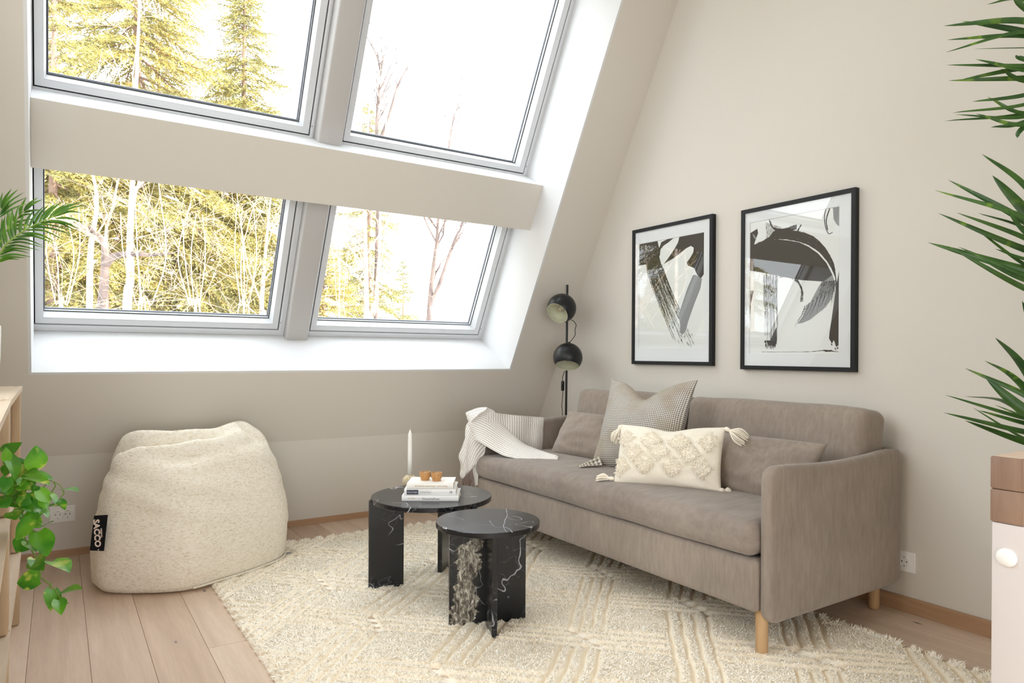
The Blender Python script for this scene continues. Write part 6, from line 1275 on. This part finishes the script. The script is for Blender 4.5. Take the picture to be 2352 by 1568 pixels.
def bare(name, label, stems, mt, seed, levels=3, nb=9, r0=0.07, spread=0.75, lenf=0.34, cat='tree', group='snowy trees outside', twig=None, snow=False, upb=0.45, start=0.25):
    """stems: world polylines from the ground up"""
    rr = random.Random(seed); root = thing(name, A((stems[0][0][0],stems[0][0][1],GZ)), label, cat, group); br = []; sn = G()
    def grow(P, rad, lev, L):
        n = len(P)
        cnt = max(2,int(nb*(0.75**lev)))
        for k in range(cnt):
            u = rr.uniform(start if lev == 0 else 0.15, 0.98); i = min(n-2,int(u*(n-1))); p = P[i]; T = unit(P[i+1]-P[i]); v = A([rr.gauss(0,1) for _ in range(3)]); v = unit(v-T*(v@T))
            d = unit(T*0.55+v*spread+A((0,0,upb))); l_ = L*lenf*rr.uniform(0.5,1.3)*(1.15-u*0.6); r = max(0.0022 if cat == 'bush' else 0.0038, rad[i]*0.5)
            if l_ < 0.05: continue
            q = [p]; dd = d
            for s_ in range(5):
                dd = unit(dd+A([rr.gauss(0,0.16) for _ in range(3)])+A((0,0,0.03 if upb > 0.2 else -0.05))); q.append(q[-1]+dd*l_/5)
            q = A(q); rd = np.linspace(r, max(0.0012 if cat == 'bush' else 0.0024,r*0.28), 6); br.append((q, rd))
            if snow and rr.random() < 0.03 and abs(d[2]) < 0.5: sn.tube(q[1:5]+A((0,0,r)), [0.006,0.016,0.016,0.005], 6, flat=0.6)
            if lev+1 < levels: grow(q, rd, lev+1, l_)
    for k, S_ in enumerate(stems):
        P = catmull([A(p) for p in S_], 8); L = np.sum(np.linalg.norm(np.diff(P,axis=0),axis=1)); rk = r0*(1.0 if k == 0 else 0.7); rad = np.linspace(rk, max(rk*0.18,0.004), len(P))
        obj('trunk', G().tube(P, rad, 9), mt, root, angle=0); grow(P, rad, 0, L)
    obj('branches', tubes(br), twig or mt, root, angle=0, kind='stuff')
    if sn.n: obj('snow', sn, M_SNOW, root, angle=0, kind='stuff')
    return root
K = lambda x, y, d: ray((x-1176)/FPX, (814-y)/FPX, d)     # bearing of a landmark in the photo, at its own distance d
def at_ground(x, d): p = K(x, 814, d); return (p[0], p[1])
def zat(y, d): return CAM[2]+(814-y)/FPX*d
sp_ = [('broad snowy spruce filling the upper left window',310,9.0,-420,0.36,2.1,0.6,0.27,1.0,0.62,0.2),
       ('slender spruce with bare sky on its right in the upper left window',556,10.5,-90,0.27,1.15,-0.4,0.20,1.0,0.50,0.12),
       ('spruce with drooping boughs at the left edge of the lower left window',120,7.5,-200,0.30,1.3,-0.6,0.26,0.8,0.55,0.2),
       ('dark-trunked spruce on the right of the lower left window',516,12.5,150,0.33,1.5,-0.8,0.26,0.75,0.45,0.22),
       ('spruce behind the two leaning birches in the lower left window',360,14.0,60,0.30,1.9,-1.0,0.34,0.62,0.6,0.25),
       ('thin-crowned spruce alone in the lower right window',846,13.0,238,0.24,0.95,-0.8,0.27,0.62,0.48,0.12),
       ('low golden spruce at the left of the lower right window',742,9.5,548,0.42,0.75,-0.8,0.18,0.9,0.85,0.15)]
for k,(lab,x,d,yt,sl,rm,zl,gp,dn,tn,sw_) in enumerate(sp_): spruce(lab, at_ground(x,d), zat(yt,d), sl, rm, zl, gp, 40+k, dn, tn, 0.0, sw_)
def st(pts, d): g0 = K(pts[0][0], 814, d); return [A((g0[0],g0[1],GZ))]+[K(x,y,d) for x,y in pts]
bare('gnarled_tree','gnarled grey tree with a thick sideways limb in the lower left window',[st([(236,800),(236,700),(240,610),(236,560),(215,540),(200,525)],6.6), [K(240,612,6.6),K(262,594,6.55),K(300,588,6.5),K(345,590,6.45),K(395,586,6.4)]], M_GREYBARK, 3, 3, 7, 0.062, 0.8, 0.30, twig=M_TWIG, snow=True, start=0.6)
bare('birch_tree','pale birch rising from the sideways limb in the lower left window',[st([(290,800),(298,650),(297,560),(300,470),(304,380),(312,120),(318,-60)],6.5)], M_BIRCH, 5, 3, 8, 0.046, 0.8, 0.22, twig=M_TWIG, start=0.5)
bare('birch_tree','bent pale birch left of the straight one in the lower left window',[st([(205,800),(206,600),(212,540),(220,480),(216,430),(206,380),(196,240)],6.9)], M_BIRCH, 6, 3, 7, 0.036, 0.8, 0.22, twig=M_TWIG, start=0.5)
bare('birch_tree','pale birch stem at the right end of the lower left window',[st([(606,800),(600,720),(604,640),(612,540),(622,430)],8.5)], M_BIRCH, 7, 3, 9, 0.045, 0.8, 0.28, twig=M_TWIG, start=0.45)
bare('birch_tree','twin-stemmed white birch before the lone spruce in the lower right window',[st([(846,800),(842,730),(840,640),(838,560),(836,480),(842,300),(850,190)],8.0), st([(852,800),(858,720),(866,640),(871,560),(872,480),(880,330),(890,215)],8.1)], M_BIRCH, 8, 3, 12, 0.040, 0.75, 0.24, twig=M_TWIG, start=0.4)
bare('bare_tree','forked bare tree against the white sky on the right of the lower right window',[st([(986,800),(985,735),(992,640),(1002,560),(1006,500),(1030,330),(1040,262)],9.5), [K(986,705,9.5),K(1010,650,9.45),K(1030,590,9.4),K(1046,545,9.4),K(1062,510,9.4),K(1085,400,9.4)]], M_GREYBARK, 9, 3, 12, 0.048, 0.75, 0.22, start=0.4)
bare('bare_tree','slim bare sapling close to the right frame of the lower right window',[st([(1118,800),(1112,720),(1116,650),(1120,560)],10.0)], M_GREYBARK, 10, 2, 10, 0.022, 0.7, 0.16, start=0.4)
bare('bare_tree','leafless treetop with fine twigs in the upper right window',[st([(862,800),(868,400),(862,300),(868,200),(876,140)],11.0), [K(868,330,11.0),K(890,270,11.0),K(910,200,11.0),K(935,150,11.0)]], M_GREYBARK, 13, 3, 20, 0.05, 0.5, 0.14, upb=0.7, start=0.62)
for k,(x,d,yt) in enumerate(((140,6.2,470),(330,6.0,420),(450,6.4,440),(560,6.8,430),(660,7.4,470),(780,8.2,520))):
    rr = random.Random(70+k); sts = []
    for q in range(4):
        x1 = x+rr.uniform(-50,50); sts.append(st([(x+rr.uniform(-20,20),800),(x+(x1-x)*0.4,700),(x1,590),(x1+rr.uniform(-30,30),yt+rr.uniform(0,90))], d+rr.uniform(-.3,.3)))
    lab = ['tangled bare thicket at the far left of the lower left window','tangled bare thicket below the sideways limb','tangled bare thicket right of the sideways limb','tangled bare thicket before the dark-trunked spruce','tangled bare thicket beside the lower post between the windows','tangled bare thicket below the golden spruce'][k]
    bare('bare_bush', lab, sts, M_TWIG, 80+k, 3, 6, 0.008, 0.8, 0.30, 'bush', 'bare bushes outside', upb=0.15, snow=True, start=0.3)
for k,(x,d,yt) in enumerate(((60,19,330),(190,21,300),(280,24,400),(430,20,380),(590,23,420),(700,26,520),(800,24,560),(925,22,600),(-250,14,100),(-700,18,200),(1400,24,420),(1750,22,380),(2100,20,300))):
    pos = ['at the far left edge of the lower left window','behind the bent pale birch','behind the sideways limb','between the limb and the dark-trunked spruce','behind the pale birch by the left window frame','behind the post between the lower windows','behind the low golden spruce','right of the twin-stemmed birch','out of sight to the left','farther out of sight to the left','out of sight to the right','farther out of sight to the right','farthest out of sight to the right'][k]
    if k in (0,2,4,5,6,7): spruce('distant spruce '+pos, at_ground(x,d), zat(yt,d), 0.27, 1.7, 0.0, 0.42, 120+k, 0.8, 0.35, 0.0, 0.1)
# the wood goes on to the left of the window view; the prints mirror it
for k,(x,y,h,pos) in enumerate(((-3.4,10.5,9.5,'nearest the gable end'),(-6.2,11.0,10.5,'second from the gable end'),(-9.5,13.0,11.0,'third from the gable end'),(-5.0,14.5,12.0,'behind the first two left of the view'))):
    spruce('tall spruce left of the window view, '+pos, (x,y), h, 0.27, 1.7, 0.4, 0.52, 150+k, 0.8, 0.4, 0.0, 0.08)
for k,(x,y,pos) in enumerate(((-2.6,8.6,'closest to the house'),(-3.9,8.9,'second from the house'),(-5.4,9.4,'third from the house'),(-6.6,9.3,'farthest of the four'))):
    b0 = A((x,y,GZ)); bare('birch_tree','sunlit birch left of the window view, '+pos,[[b0,b0+A((0.1,0,3)),b0+A((0.0,0.1,6)),b0+A((0.25,0,9.5))]], M_BIRCH, 160+k, 2, 14, 0.07, 0.8, 0.18, twig=M_TWIG, start=0.4)
